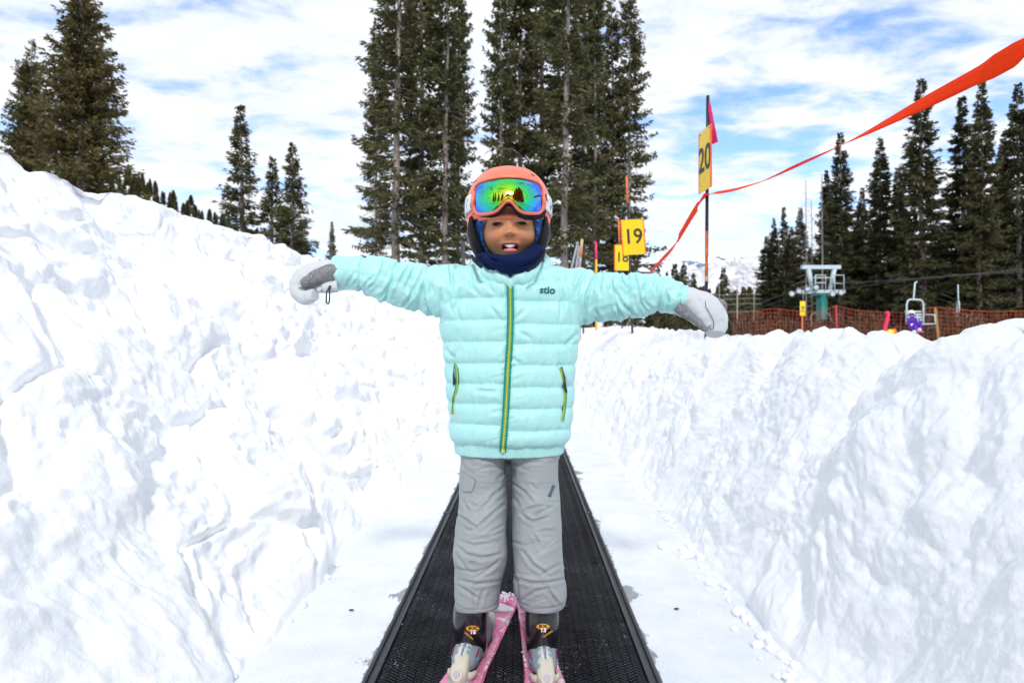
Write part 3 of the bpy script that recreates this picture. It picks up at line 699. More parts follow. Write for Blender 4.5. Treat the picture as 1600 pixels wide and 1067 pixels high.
for i, px in enumerate((900, 925, 950, 972, 995, 1015, 1035, 1052, 1068, 1084, 1100, 1115, 1012, 1045, 1078)):
    d = 22 + (i * 5 % 7); tree_px('small', px, rg.uniform(478, 492), d, 'low bushy young spruce seen between the right sleeve and the snow bank', 'young spruces under the right sleeve', 1.7)
# little trees along the ridge on the left
_, HX, HYy, HZ = HILL
n = 0
for i in range(140):
    px = 150 + 260 * (i + rg.uniform(-.5, .5)) / 140 + rg.gauss(0, 3); j = rg.randint(18, 31); row = HX[j] / HYy[j] * FPX + 800
    x = float(np.interp(px, row, HX[j])); z = float(np.interp(px, row, HZ[j])) - .2; y = float(HYy[j, 0]) + rg.uniform(-.6, .6)
    tree('tiny', x, y, rg.uniform(3.0, 6.6), 'tiny far spruce on the wooded hillside left of the lone spruce', 'tiny spruces on the far hillside', rg.uniform(1.0, 1.5), None, z)
# dead snags
def snag(px, top, d, lab, seed, r=0.11):
    rng = random.Random(seed); x = (px - 800) * d / FPX; z0 = float(ground_z(x, d)); H = HC + (HY - top) * d / FPX - z0
    root = empty('dead_tree', (x, d, z0)); tag(root, lab, 'dead tree', 'bare grey snags in the right hand wood')
    b = MB(); b.path([(x, d, z0 - .3), (x + .05, d, z0 + H * .5), (x, d, z0 + H)], [r, r * .7, .02], 7)
    for k in range(70):
        h = rng.uniform(.25, .97); a = rng.random() * 6.28; L = (1.05 - h) * H * .09 + .2; p = Vector((x, d, z0 + H * h)); q = p + Vector((math.cos(a) * L, math.sin(a) * L, -0.35 * L)); b.path([p, q], [.011, .004], 3)
    b.build('trunk', DEADW, root)
snag(1259, 282, 47, 'thin grey snag left of the chairlift tower', 1, .05); snag(1284, 272, 46, 'taller bare snag above the chairlift tower', 2, .08); snag(1268, 312, 49, 'short bare snag between two others', 3, .04)
# brown scrub behind the net fence
def scrub(px0, px1, d0, d1, h, n, lab, seed):
    rng = np.random.RandomState(seed); d = rng.uniform(d0, d1, n); px = rng.uniform(px0, px1, n); x = (px - 800) * d / FPX
    z = ground_z(x, d) + rng.rand(n) ** 0.8 * h * (0.7 + 0.5 * vn(np.stack([x * .8, d * .8, x * 0], -1), 2)); C = np.stack([x, d, z], -1)
    dr = rng.randn(n, 3); dr[:, 2] = np.abs(dr[:, 2]) * 1.2; dr /= np.linalg.norm(dr, axis=1, keepdims=True); s = np.cross(dr, rng.randn(n, 3)); s /= np.linalg.norm(s, axis=1, keepdims=True)
    ln = rng.uniform(.2, .5, n)[:, None]; wd = ln * .12
    V = np.stack([C, C + dr * ln * .5 + s * wd, C + dr * ln, C + dr * ln * .5 - s * wd], 1).reshape(-1, 3)
    t = NT('scrub_twigs'); f = t.noise(1.5, 4, .6); t.set(Base_Color=t.ramp(f, [(.3, (.03, .022, .014)), (.55, (.065, .048, .024)), (.75, (.10, .078, .036))]), Roughness=.9)
    o = mesh('scrub', V, np.arange(4 * n).reshape(-1, 4), t.m, None, False); tag(o, lab, 'scrub', None, 'stuff')
scrub(1150, 1640, 30, 36, 1.5, 15000, 'tangled brown scrub growing behind the orange net fence', 3)
# trees behind the photographer (seen mirrored in the goggle lens)
for i, (x, y, h) in enumerate(((-9, -12, 8), (-6, -14, 8), (-3, -15, 9), (0, -17, 10), (2.5, -13, 10), (4, -11, 12), (6, -10, 14), (8.5, -12, 13), (11, -13, 12), (-13, -13, 9))):
    tree('rightA', x, y, h * 1.6, 'spruce beyond the lower end of the carpet, mirrored in the goggles', 'spruces mirrored in the goggle lens', 1.2)
# ------------------------------------------------------------------ signs, poles, ribbon
YEL = plain('sign_yellow', (0.86, 0.60, 0.012), 0.35, 0, .5, .04, 8); ORG = plain('sign_orange', (0.85, 0.14, 0.015), 0.4, 0, .5, .05, 8)
BLK = plain('sign_black', (0.018, 0.018, 0.016), 0.5); POLEK = plain('pole_black', (0.02, 0.022, 0.026), 0.45, 0, .5, .3, 60); PINK = plain('flag_pink', (0.80, 0.02, 0.20), 0.5)
POLEO = plain('pole_orange', (0.70, 0.16, 0.04), 0.5, 0, .5, .25, 30); POLEW = plain('pole_tape', (0.62, 0.44, 0.26), 0.6); GREYM = plain('galvanised', (0.36, 0.38, 0.40), 0.5, 0.3)
def text_mesh(txt, size, ext=0.0, bold=0.0, sx=1.0):
    c = bpy.data.curves.new('t', 'FONT'); c.body = txt; c.size = size; c.extrude = ext; c.offset = bold; c.align_x = 'CENTER'; c.align_y = 'CENTER'; c.resolution_u = 6
    o = bpy.data.objects.new('t', c); COL.objects.link(o); bpy.context.view_layer.update()
    me = bpy.data.meshes.new_from_object(o.evaluated_get(bpy.context.evaluated_depsgraph_get()))
    V = np.array([v.co for v in me.vertices]); F = [tuple(p.vertices) for p in me.polygons]
    bpy.data.objects.remove(o); bpy.data.curves.remove(c); bpy.data.meshes.remove(me)
    if len(V): V[:, 0] *= sx
    return V, F
def place(V, C, X, Y, Z):
    """local (x,y,z) -> world at C with axes X, Y, Z"""
    M = np.array([list(X), list(Y), list(Z)]); return np.asarray(V) @ M + np.array(list(C))
def number_sign(px, py, d, w, h, yaw, roll, txt, size, lab, pole_px, pole_top, segs, flag=False, tsx=1.0):
    """yellow plate with orange edge strips on a painted pole; segs = [(photo row, material)...] from the top down"""
    C = W(px, py, d)
    base = W(pole_px[1], 540, d + .02); top = W(pole_px[0], pole_top, d + .02); base.z = min(base.z, bank_z(RB, base.x, d)) - 0.25
    root = empty('distance_sign', (base.x, base.y, base.z)); tag(root, lab, 'sign', 'numbered distance signs along the right snow bank')
    X = Vector((math.cos(yaw), math.sin(yaw), 0)); N = Vector((math.sin(yaw), -math.cos(yaw), 0)); Z = Vector((0, 0, 1))
    X, Z = X * math.cos(roll) + Z * math.sin(roll), Z * math.cos(roll) - X * math.sin(roll)
    C = C + N * 0.02
    b = MB(); M = Matrix((X, N, Z)).transposed()
    b.box(C, (w, 0.004, h), M); pl = b.build('plate', YEL, root)
    b = MB(); b.box(C - X * (w / 2 + 0.004) - N * .001, (0.012, 0.010, h * 1.0), M); b.build('edge_strip', ORG, pl)
    b = MB(); b.box(C + X * (w / 2 + 0.004) - N * .001, (0.012, 0.010, h * 1.0), M); b.build('edge_strip', ORG, pl)
    for sx in (-.40, .40):
        b = MB(); b.cyl(C + X * w * sx + Z * h * .46 + N * .002, C + X * w * sx + Z * h * .46 + N * .006, 0.007, None, 10); b.build('rivet', GREYM, pl)
    V, F = text_mesh(txt, size, 0.0012, size * 0.012, tsx); mesh('number', place(V, C + N * 0.0036, X, Z, N), F, BLK, pl, False)
    rows = [pole_top] + [s[0] for s in segs]
    for i, (r, m) in enumerate(segs):
        def at(row):
            t = (row - pole_top) / (540 - pole_top); return top.lerp(W(pole_px[1], 540, d + .02), t)
        a = at(rows[i]); c = at(r) if r < 900 else base
        b = MB(); b.cyl(a, c, 0.0115 if d < 5 else .013, None, 10); b.build('pole', m, root, True)
    if flag:
        b = MB(); t0 = W(1108, 163, d); pts = [W(1107, 161, d), W(1110, 160, d - .01), W(1122, 222, d - .03), W(1113, 226, d + .01), W(1108.5, 196, d + .02)]
        b.add(pts + [p + Vector((0, .003, 0)) for p in pts], [(0, 1, 2, 3, 4), (9, 8, 7, 6, 5)] + [(i, (i + 1) % 5, 5 + (i + 1) % 5, 5 + i)[::-1] for i in range(5)]); b.build('flag', PINK, root)
    return C
number_sign(1106.0, 250, 4.6, 0.203, 0.415, R(-85), R(0), '20', 0.24, 'yellow plate numbered 20 on the nearest tall pole with a pink pennant', (1106, 1103), 150, [(300, POLEK), (361, POLEK), (432, POLEO), (440, POLEW), (950, POLEK)], True, 0.95)
number_sign(988.5, 371, 7.8, 0.258, 0.40, R(8), R(4), '19', 0.24, 'yellow plate numbered 19 partly covering another yellow plate', (979, 990), 276, [(318, POLEO), (950, POLEK)], False, 0.95)
number_sign(971.5, 403, 9.6, 0.205, 0.36, R(6), R(0), '18', 0.19, 'yellow plate numbered 18 half hidden behind the nearer plate', (966.5, 974), 342, [(384, POLEO), (950, POLEK)], False, 0.95)
def ribbon():
    pts = [(1720, 2, 1.18, 0), (1600, 77, 1.40, 38), (1520, 122, 1.58, 33), (1440, 163, 1.80, 27), (1380, 194, 1.98, 20), (1320, 224, 2.2, 11), (1260, 252, 2.45, 5), (1200, 280, 2.85, 6), (1150, 296, 3.25, 7), (1112, 302, 3.58, 4)]
    root = empty('ribbon', (1.04, 3.6, 1.5)); tag(root, 'long orange plastic ribbon strung between the poles above the right bank', 'ribbon')
    t = NT('ribbon_orange'); t.set(Base_Color=t.ramp(t.noise(4), [(.3, (0.95, 0.045, 0.004)), (.7, (0.97, 0.058, 0.005))]), Roughness=0.75, Specular_IOR_Level=0.08)
    tr = t.n('ShaderNodeBsdfTranslucent', {'Color': (0.9, 0.12, 0.03, 1)}); ms = t.n('ShaderNodeMixShader', {0: 0.12}); o = t.t.nodes['Material Output']
    t.t.links.new(t.b.outputs[0], ms.inputs[1]); t.t.links.new(tr.outputs[0], ms.inputs[2]); t.t.links.new(ms.outputs[0], o.inputs[0])
    def strip(name, pts, width=0.066):
        n = 70; u = np.arange(len(pts)); q = np.linspace(0, len(pts) - 1, n)
        px, py, d, th = [pchip(q, u, [p[k] for p in pts]) for k in range(4)]
        V = []
        for i in range(n):
            d[i] *= 1.27; c = W(px[i], py[i], d[i]); hv = th[i] * d[i] / FPX            # visible height of the band; the rest of its width is turned away
            hv = min(hv, width); s = math.sqrt(max(0, width ** 2 - hv ** 2)); up = Vector((0.20 * s, 0.5 * s, hv)) * 0.5
            side = Vector((0.97 * s, -0.15 * s, hv)) * 0.5
            for k in (-1, -.33, .33, 1): V.append(c + side * k + Vector((0, 0, -0.002 * (1 - k * k))))
        V = np.array([list(v) for v in V]); F = grid_faces(n, 4)
        me = mesh(name, V, F, t.m, root); sol = me.modifiers.new('s', 'SOLIDIFY'); sol.thickness = 0.0014; sol.offset = 0
    strip('band', pts)
    strip('band', [(1106, 304, 3.58, 3), (1098, 312, 3.75, 9), (1084, 332, 4.05, 17), (1066, 362, 4.6, 15), (1052, 385, 5.2, 7), (1040, 400, 5.6, 3), (1026, 415, 6.0, 4), (1010, 432, 6.5, 5), (992, 440, 6.15, 4)], 0.068)
    b = MB(); c = W(1105.5, 303, 4.57); b.path([c + Vector((math.cos(a) * .016, math.sin(a) * .016 + .03, 0.004 * math.sin(a * 2))) for a in np.linspace(0, 5.5, 10)], 0.006, 6); b.build('knot', t.m, root, True)
ribbon()
def pole(px0, y0, px1, y1, d, segs, lab, r=0.014, name='marker_pole', zb=None):
    a = W(px0, y0, d); c = W(px1, y1, d); zb = float(ground_z(c.x, d)) - .2 if zb is None else HC - .04; root = empty(name, (c.x, d, zb)); tag(root, lab, 'pole')
    prev = a
    for t, m in segs:
        e = a.lerp(c, t); 
        if t >= 1: e = Vector((c.x, d, min(zb, c.z)))
        b = MB(); b.cyl(prev, e, r, None, 8); b.build('pole_section', m, root, True); prev = e
    return root
pole(931, 378, 932, 420, 13, [(.66, PINK), (1, plain('pole_yellow', (.75, .42, .02), .5))], 'thin pink and yellow marker pole behind the right shoulder', .022)
pole(909.5, 374, 905, 425, 15, [(.30, POLEW), (.55, POLEO), (.8, GREYM), (1, POLEO)], 'orange banded pole beside a grey step ladder', .03)
pole(724, 378, 724, 425, 12, [(1, plain('post_dark', (.05, .06, .06), .6))], 'dark plain post standing left of the helmet', .035)
pole(911.5, 503, 912, 530, 16, [(1, POLEK)], 'short black stake at the right armpit', .022)

def ladder():
    root = empty('step_ladder', W(898, 440, 15)); tag(root, 'grey metal step ladder standing behind the right shoulder', 'ladder')
    P = lambda x, y: W(x, y, 15)
    for k, (a, c) in enumerate(((P(905, 384), P(897, 440)), (P(908, 388), P(902, 440)), (P(903, 378), P(888, 440)))):
        b = MB(); b.cyl(a, c, .025, None, 6); b.build('rail', GREYM, root)
    for y in (392, 402, 412, 422, 432):
        t = (y - 384) / 56; b = MB(); b.cyl(P(905 - 8 * t, y), P(908 - 6 * t, y), .015, None, 5); b.build('rung', GREYM, root)
ladder()

# ------------------------------------------------------------------ chairlift
LBL = plain('lift_paint', (0.50, 0.60, 0.62), 0.45, 0.0, .5, .08, 3); TEAL = plain('tower_teal', (0.008, 0.15, 0.135), 0.5, 0, .5, .15, 3); RUBG = plain('wheel_grey', (.22, .22, .21), .6)
def tower():
    d = 36; P = lambda x, y, dd=0: W(x, y, d + dd)
    zg = float(ground_z(P(1285, 500).x, d)); x = P(1284.5, 500).x
    root = empty('lift_tower', (x, d, zg)); tag(root, 'teal chairlift tower with pale blue crossarm, work platform and grey wheels', 'lift tower')
    b = MB(); b.cyl((x, d, zg - .3), P(1284.5, 458), .30, .26, 16); b.build('mast', TEAL, root, True)
    b = MB(); b.box(P(1284.5, 460), (1.0, .5, .12)); b.build('mast_head', TEAL, root)
    b = MB(); b.box(P(1282.5, 417.5), (60 * d / FPX, .24, .19)); b.build('top_beam', LBL, root)
    b = MB(); b.box(P(1285, 456), (64 * d / FPX, .55, .17)); b.build('crossarm', LBL, root)
    for (a, c) in (((1263, 419), (1269, 452)), ((1304, 419), (1297, 452))):
        b = MB(); b.cyl(P(*a), P(*c), .13, .10, 8); b.build('strut', LBL, root, True)
    for rr in ([(1274, 430), (1290, 430), (1290, 454)], [(1274, 454), (1274, 430)], [(1274, 442), (1290, 442)], [(1300, 430), (1318.5, 430), (1318.5, 456)], [(1304, 443), (1318, 443)], [(1304, 430), (1304, 454)], [(1270, 434), (1302, 434)]):
        b = MB(); b.path([P(q[0], q[1], -.35) for q in rr], .030, 6); b.build('railing', LBL, root, True)
    for (wx, wy) in ((1237, 459), (1248, 454.5), (1261.5, 451), (1275, 449), (1301, 459), (1314, 457)):
        c = P(wx, wy, -.45); wh = MB()
        wh.path([c + Vector((math.cos(a) * .135, 0, math.sin(a) * .135)) for a in np.linspace(0, 2 * math.pi, 18)[:-1]], .032, 6, True); w_ = wh.build('wheel', RUBG, root, True)
        b = MB(); b.cyl(c - Vector((0, .03, 0)), c + Vector((0, .03, 0)), .115, None, 14); b.build('wheel_disc', LBL, w_)
    b = MB(); b.cyl(P(1234, 461, -.36), P(1278, 449, -.36), .035, None, 6); b.build('wheel_beam', LBL, root)
tower()
def cable(name, pts, r, lab):
    b = MB(); b.path(pts, r, 6); o = b.build(name, plain('cable', (.055, .055, .06), .5), None, True); tag(o, lab, 'cable')
cable('haul_rope', [W(1050, 520, 60), W(1150, 487, 46), W(1237, 455, 35.5), W(1275, 445, 35.5), W(1330, 442, 33), W(1425, 436, 26.5), W(1520, 428, 23), W(1700, 412, 18)], .012, 'upper dark haul rope running over the tower wheels to the right')
cable('haul_rope', [W(1050, 525, 62), W(1150, 492, 48), W(1240, 464, 36.5), W(1314, 453, 36.5), W(1390, 441, 31), W(1500, 430, 27), W(1700, 420, 22)], .010, 'lower dark haul rope just beneath the other rope')
def chair(px, d, top, grip, lab, empty_=True, sc=1.0, yaw=0.5):
    """two seat chair: hanger bent at the top, square bail, slatted seat"""
    P0 = W(px, top, d); root = empty('lift_chair', P0); tag(root, lab, 'lift chair', 'chairs of the chairlift')
    X = Vector((math.cos(yaw), math.sin(yaw), 0)) * sc; Yv = Vector((-math.sin(yaw), math.cos(yaw), 0)) * sc; Z = Vector((0, 0, 1)) * sc
    A = lambda x, y, z: P0 + X * x + Yv * y + Z * z
    b = MB(); b.path([A(.12, 0, .70 * 1.0), A(0.02, 0, .66), A(-.04, 0, .15), A(-.05, 0, 0.06), A(0, 0, 0)], .030, 8); b.build('hanger', LBL, root, True)
    b = MB(); b.path([A(-.42, 0, -.95), A(-.42, 0, -.20), A(-.36, 0, -.06), A(-.25, 0, 0), A(.30, 0, 0), A(.42, 0, -.06), A(.48, 0, -.20), A(.48, 0, -.95)], .032, 8); b.build('bail', LBL, root, True)
    b = MB()
    for k in range(6): b.box(A(0.03, -.06 - .08 * k, -.98), (.88 * sc, .055 * sc, .02 * sc), Matrix.Rotation(yaw, 3, 'Z'))
    b.build('seat', LBL, root)
    b = MB()
    for k in range(4): b.box(A(0.03, 0.03 + .02 * k, -.80 + .11 * k), (.88 * sc, .02 * sc, .06 * sc), Matrix.Rotation(yaw, 3, 'Z'))
    b.build('backrest', LBL, root)
    b = MB(); b.path([A(-.42, 0, -.95), A(-.43, -.5, -.97), A(-.43, -.48, -.62), A(-.42, 0, -.58)], .022, 6); b.build('armrest', LBL, root, True)
    b = MB(); b.path([A(.48, 0, -.95), A(.49, -.5, -.97), A(.49, -.48, -.62), A(.48, 0, -.58)], .022, 6); b.build('armrest', LBL, root, True)
    return A
A1 = chair(1429, 27, 468, 436, 'pale blue lift chair carrying a small rider in purple', sc=1.0, yaw=R(20))
chair(1281, 37, 489, 460, 'empty lift chair hanging low around the teal tower', sc=1.12, yaw=R(-15))
chair(1497, 34, 471, 440, 'lift chair half lost among the trunks on the right', sc=1.2, yaw=R(62))
def rider():
    d = 26.6; P = lambda x, y, dd=0: W(x, y, d + dd)
    root = empty('person', P(1432, 508)); tag(root, 'small skier in purple suit and white helmet sitting on the lift chair', 'person')
    pur = plain('suit_purple', (0.10, 0.022, 0.38), .7, 0, .3, .3, 5); lil = plain('suit_lilac', (0.42, 0.36, 0.62), .7); whi = plain('helmet_white', (.8, .8, .82), .35); skin = plain('skin_small', (.42, .24, .17), .6)
    T = [tube([P(1428, 512), P(1427, 505), P(1425.5, 498), P(1425, 494.5)], [.15, .16, .14, .05], [.12, .12, .11, .05], 30, 20),
         tube([P(1428, 511, -.08), P(1436, 507, -.36), P(1438, 508, -.46), P(1436, 517, -.5)], [.095, .085, .075, .05], [.095, .085, .075, .05], 30, 16),
         tube([P(1424, 512, -.08), P(1428, 509, -.36), P(1430, 510, -.46), P(1428, 520, -.5)], [.095, .085, .075, .05], [.095, .085, .075, .05], 30, 16),
         tube([P(1430, 498), P(1436, 502, -.1), P(1435, 506, -.3)], [.065, .055, .035], [.065, .055, .035], 24, 14),
         tube([P(1421, 498), P(1419, 504, -.1), P(1424, 506, -.3)], [.065, .055, .035], [.065, .055, .035], 24, 14)]
    b = MB(); b.ell(P(1424, 490.5), (.085, .09, .11), 16, 10); T.append((b.V, b.F))
    V, F = remesh(T, .022, 2); mesh('body', V, F, [pur], root)
    b = MB(); b.ell(P(1423.5, 489, 0.01), (.125, .14, .115), 16, 10, None, -.35); b.build('helmet', whi, root, True)
    b = MB(); b.box(P(1424.5, 490.3, -.12), (.15, .04, .055)); b.build('goggles', plain('gog', (.02, .02, .03), .2), root)
    b = MB(); b.ell(P(1424.5, 493, -.085), (.055, .035, .045), 12, 8); b.build('face', skin, root, True)
    for (x, y) in ((1435, 507.5), (1425, 507.5)):
        b = MB(); b.ell(P(x, y, -.34), (.05, .06, .05), 10, 8); b.build('glove', whi, root, True)
    for (x, y) in ((1436, 515.5), (1428, 519)):
        b = MB(); b.ell(P(x, y, -.55), (.06, .13, .075), 12, 8); b.build('boot', whi, root, True)
    for (x, y) in ((1437, 518.5), (1429, 522)):
        b = MB(); b.box(P(x, y, -.6), (.09, 1.15, .02), Matrix.Rotation(R(-20), 3, 'Z')); o = b.build('ski', plain('ski_pink_far', (.75, .12, .32), .4)); tag(o, 'short pink ski on the %s foot of the purple rider' % ('higher' if x > 1432 else 'lower'), 'ski')
rider()
# small yellow lift sign on an orange pole
def lift_sign():
    d = 30; P = lambda x, y, dd=0: W(x, y, d + dd); c = P(1254, 482); zg = float(ground_z(c.x, d))
    root = empty('lift_sign', (c.x, d, zg)); tag(root, 'narrow yellow sign on an orange pole left of the teal tower', 'sign')
    b = MB(); b.box(c, (8 * d / FPX, .03, 23 * d / FPX)); pl = b.build('plate', YEL, root)
    V, F = text_mesh('SKI', .17, .002, .003); mesh('lettering', place(V, c - Vector((0, .019, 0)), (0, 0, -1), (1, 0, 0), (0, -1, 0)), F, BLK, pl, False)
    b = MB(); b.cyl(P(1253.5, 493), (P(1253.5, 500).x, d, zg - .2), .04, None, 8); b.build('pole', POLEO, root, True)
    b = MB(); b.cyl(P(1255, 456, -.04), P(1255, 471, -.04), .012, None, 6); b.build('hanger', GREYM, root, True)
lift_sign()
# ------------------------------------------------------------------ orange net fences
def net():
    t = plain('net_orange', (0.42, 0.075, 0.03), .7, 0, .3, .3, 2)
    def panel(root, top, d0, d1, yb, step=.125):
        """strings of a square net hung between posts; top = [(photo x, photo row)...]"""
        x0, x1 = top[0][0], top[-1][0]; b = MB(); r = .0065
        def pt(px, v):
            d = d0 + (d1 - d0) * (px - x0) / (x1 - x0); tp = W(px, np.interp(px, [q[0] for q in top], [q[1] for q in top]), d); bt = W(px, yb, d)
            return tp.lerp(bt, v) + Vector((0, .12 * math.sin(px * .21) * v + .05 * math.sin(px * .7 + v * 5), 0))
        npx = int((x1 - x0) / (step * FPX / ((d0 + d1) / 2))); nv = 10
        for i in range(npx + 1):
            px = x0 + (x1 - x0) * i / npx; b.path([pt(px + 1.2 * math.sin(i + v * 6), v) for v in np.linspace(0, 1, 7)], r, 3)
        for j in range(nv + 1): b.path([pt(px, j / nv) for px in np.linspace(x0, x1, int(npx / 2))], r * (1.9 if j == 0 else 1), 3)
        b.build('net', t, root)
    r1 = empty('net_fence', W(1230, 520, 30)); tag(r1, 'orange mesh fence stretching left and right of the teal tower', 'net fence')
    panel(r1, [(1146, 490), (1180, 485), (1205, 482), (1240, 485), (1260, 488), (1290, 485), (1306, 477.5)], 29, 27, 545)
    panel(r1, [(1306, 477.5), (1325, 482), (1350, 486), (1390, 488), (1420, 488.5)], 27, 28, 545)
    for px, y, m, w_ in ((1306, 477, plain('post_red', (.36, .03, .04), .6), .045),):
        c = W(px, y, 26.9); zg = float(ground_z(c.x, 26.9)); b = MB(); b.cyl(c, (c.x + .08, 26.9, zg - .2), w_, None, 8); b.build('post', m, r1, True)
    r2 = empty('net_fence', W(1550, 520, 26)); tag(r2, 'orange mesh fence between the rider and the right edge', 'net fence')
    panel(r2, [(1440, 482), (1462, 479.5), (1480, 482), (1540, 487), (1600, 486), (1680, 484)], 28, 23, 545)
    c = W(1461, 481, 27.4); b = MB(); b.cyl(c, W(1468, 545, 27.4), .05, None, 8); b.build('post', plain('post_wood', (.34, .19, .06), .7), r2, True)
    # pink padded pole and a yellow box behind the crest
    a = empty('marker_pole', W(1380, 530, 25)); tag(a, 'thick pink pole with a bent top in front of the net fence', 'pole')
    b = MB(); b.path([W(1384, 489, 25), W(1386.5, 487.5, 25), W(1388, 491, 25), W(1386, 500, 25), W(1383, 512, 25), W(1379, 545, 25)], [.045, .055, .06, .06, .06, .05], 10); b.build('pole_section', plain('pole_hotpink', (.85, .02, .10), .5), a, True)
    bx = empty('bundle', W(1393, 520, 24)); tag(bx, 'small yellow and orange bundle lying behind the bank crest below the pink pole', 'bundle')
    b = MB(); b.ell(W(1391, 520, 24), (.14, .1, .13), 14, 10); b.build('sack', YEL, bx, True); b = MB(); b.ell(W(1397, 519.5, 24.05), (.09, .08, .14), 14, 10); b.build('roll', ORG, bx, True)
net()
def rope_fence():
    root = empty('rope_fence', W(1150, 520, 40)); tag(root, 'pale ropes strung on thin posts far below the mountain', 'rope fence')
    m = plain('rope_white', (.62, .6, .58), .8)
    for y in (460, 467, 475, 487):
        b = MB(); b.path([W(px, y + (px - 1100) * .004 + 1.0 * math.sin((px - 1100) / 45 * 3.14), 40) for px in np.linspace(1105, 1190, 14)], .007, 4); b.build('rope', m, root)
    for px, w_ in ((1124, .018), (1152, .035), (1178, .015)):
        b = MB(); c = W(px, 446, 40); b.cyl(c, (c.x, 40, float(ground_z(c.x, 40)) - .2), w_, None, 7); b.build('post', plain('post_pale', (.42, .36, .32), .8), root)
rope_fence()
# ------------------------------------------------------------------ the child
DB = 1.66
def ZY(py, d): return HC + (HY - py) * d / FPX
child = empty('person', (-0.01, 1.58, 0.0)); tag(child, 'child in a mint puffer jacket, grey trousers and coral helmet, arms spread wide', 'person')
# fabrics -------------------------------------------------------------
def jacket_mat():
    t = NT('mint_nylon'); c = t.ramp(t.noise(7, 3), [(.3, (0.42, 0.785, 0.76)), (.7, (0.44, 0.81, 0.785))])
    t.set(Base_Color=c, Roughness=0.42, Specular_IOR_Level=0.5, Sheen_Weight=0.1)
    a = t.noise(26, 4, .55, t.obj((1.5, 1.5, .55)), .6); f = t.noise(900, 1, .5)
    t.bump(t.math('ADD', t.math('MULTIPLY', a, 1.0), t.math('MULTIPLY', f, .012)), .42, .008); return t.m
def trouser_mat():
    t = NT('grey_shell'); at = t.n('ShaderNodeAttribute', attribute_name='col')
    c = t.mix(1.0, at.outputs[0], t.ramp(t.noise(16, 4), [(.3, (.94, .94, .94)), (.7, (1.0, 1.0, 1.0))]), 'MULTIPLY')
    t.set(Base_Color=c, Roughness=.55, Specular_IOR_Level=.4)
    a = t.noise(34, 4, .6, t.obj((.7, 1, 1.5)), 1.6); r_ = t.math('ABSOLUTE', t.math('SUBTRACT', t.noise(17, 3, .55, t.obj((.8, 1, 1.6)), 1.2), .5)); w = t.noise(700, 2); t.bump(t.math('ADD', t.math('ADD', t.math('MULTIPLY', a, .5), t.math('MULTIPLY', r_, 2.2)), t.math('MULTIPLY', w, .02)), .5, .005); return t.m
JM = jacket_mat(); TM = trouser_mat()
NAVY = plain('fleece_navy', (0.004, 0.013, 0.065), .9, 0, .15, .2, 60, .2)
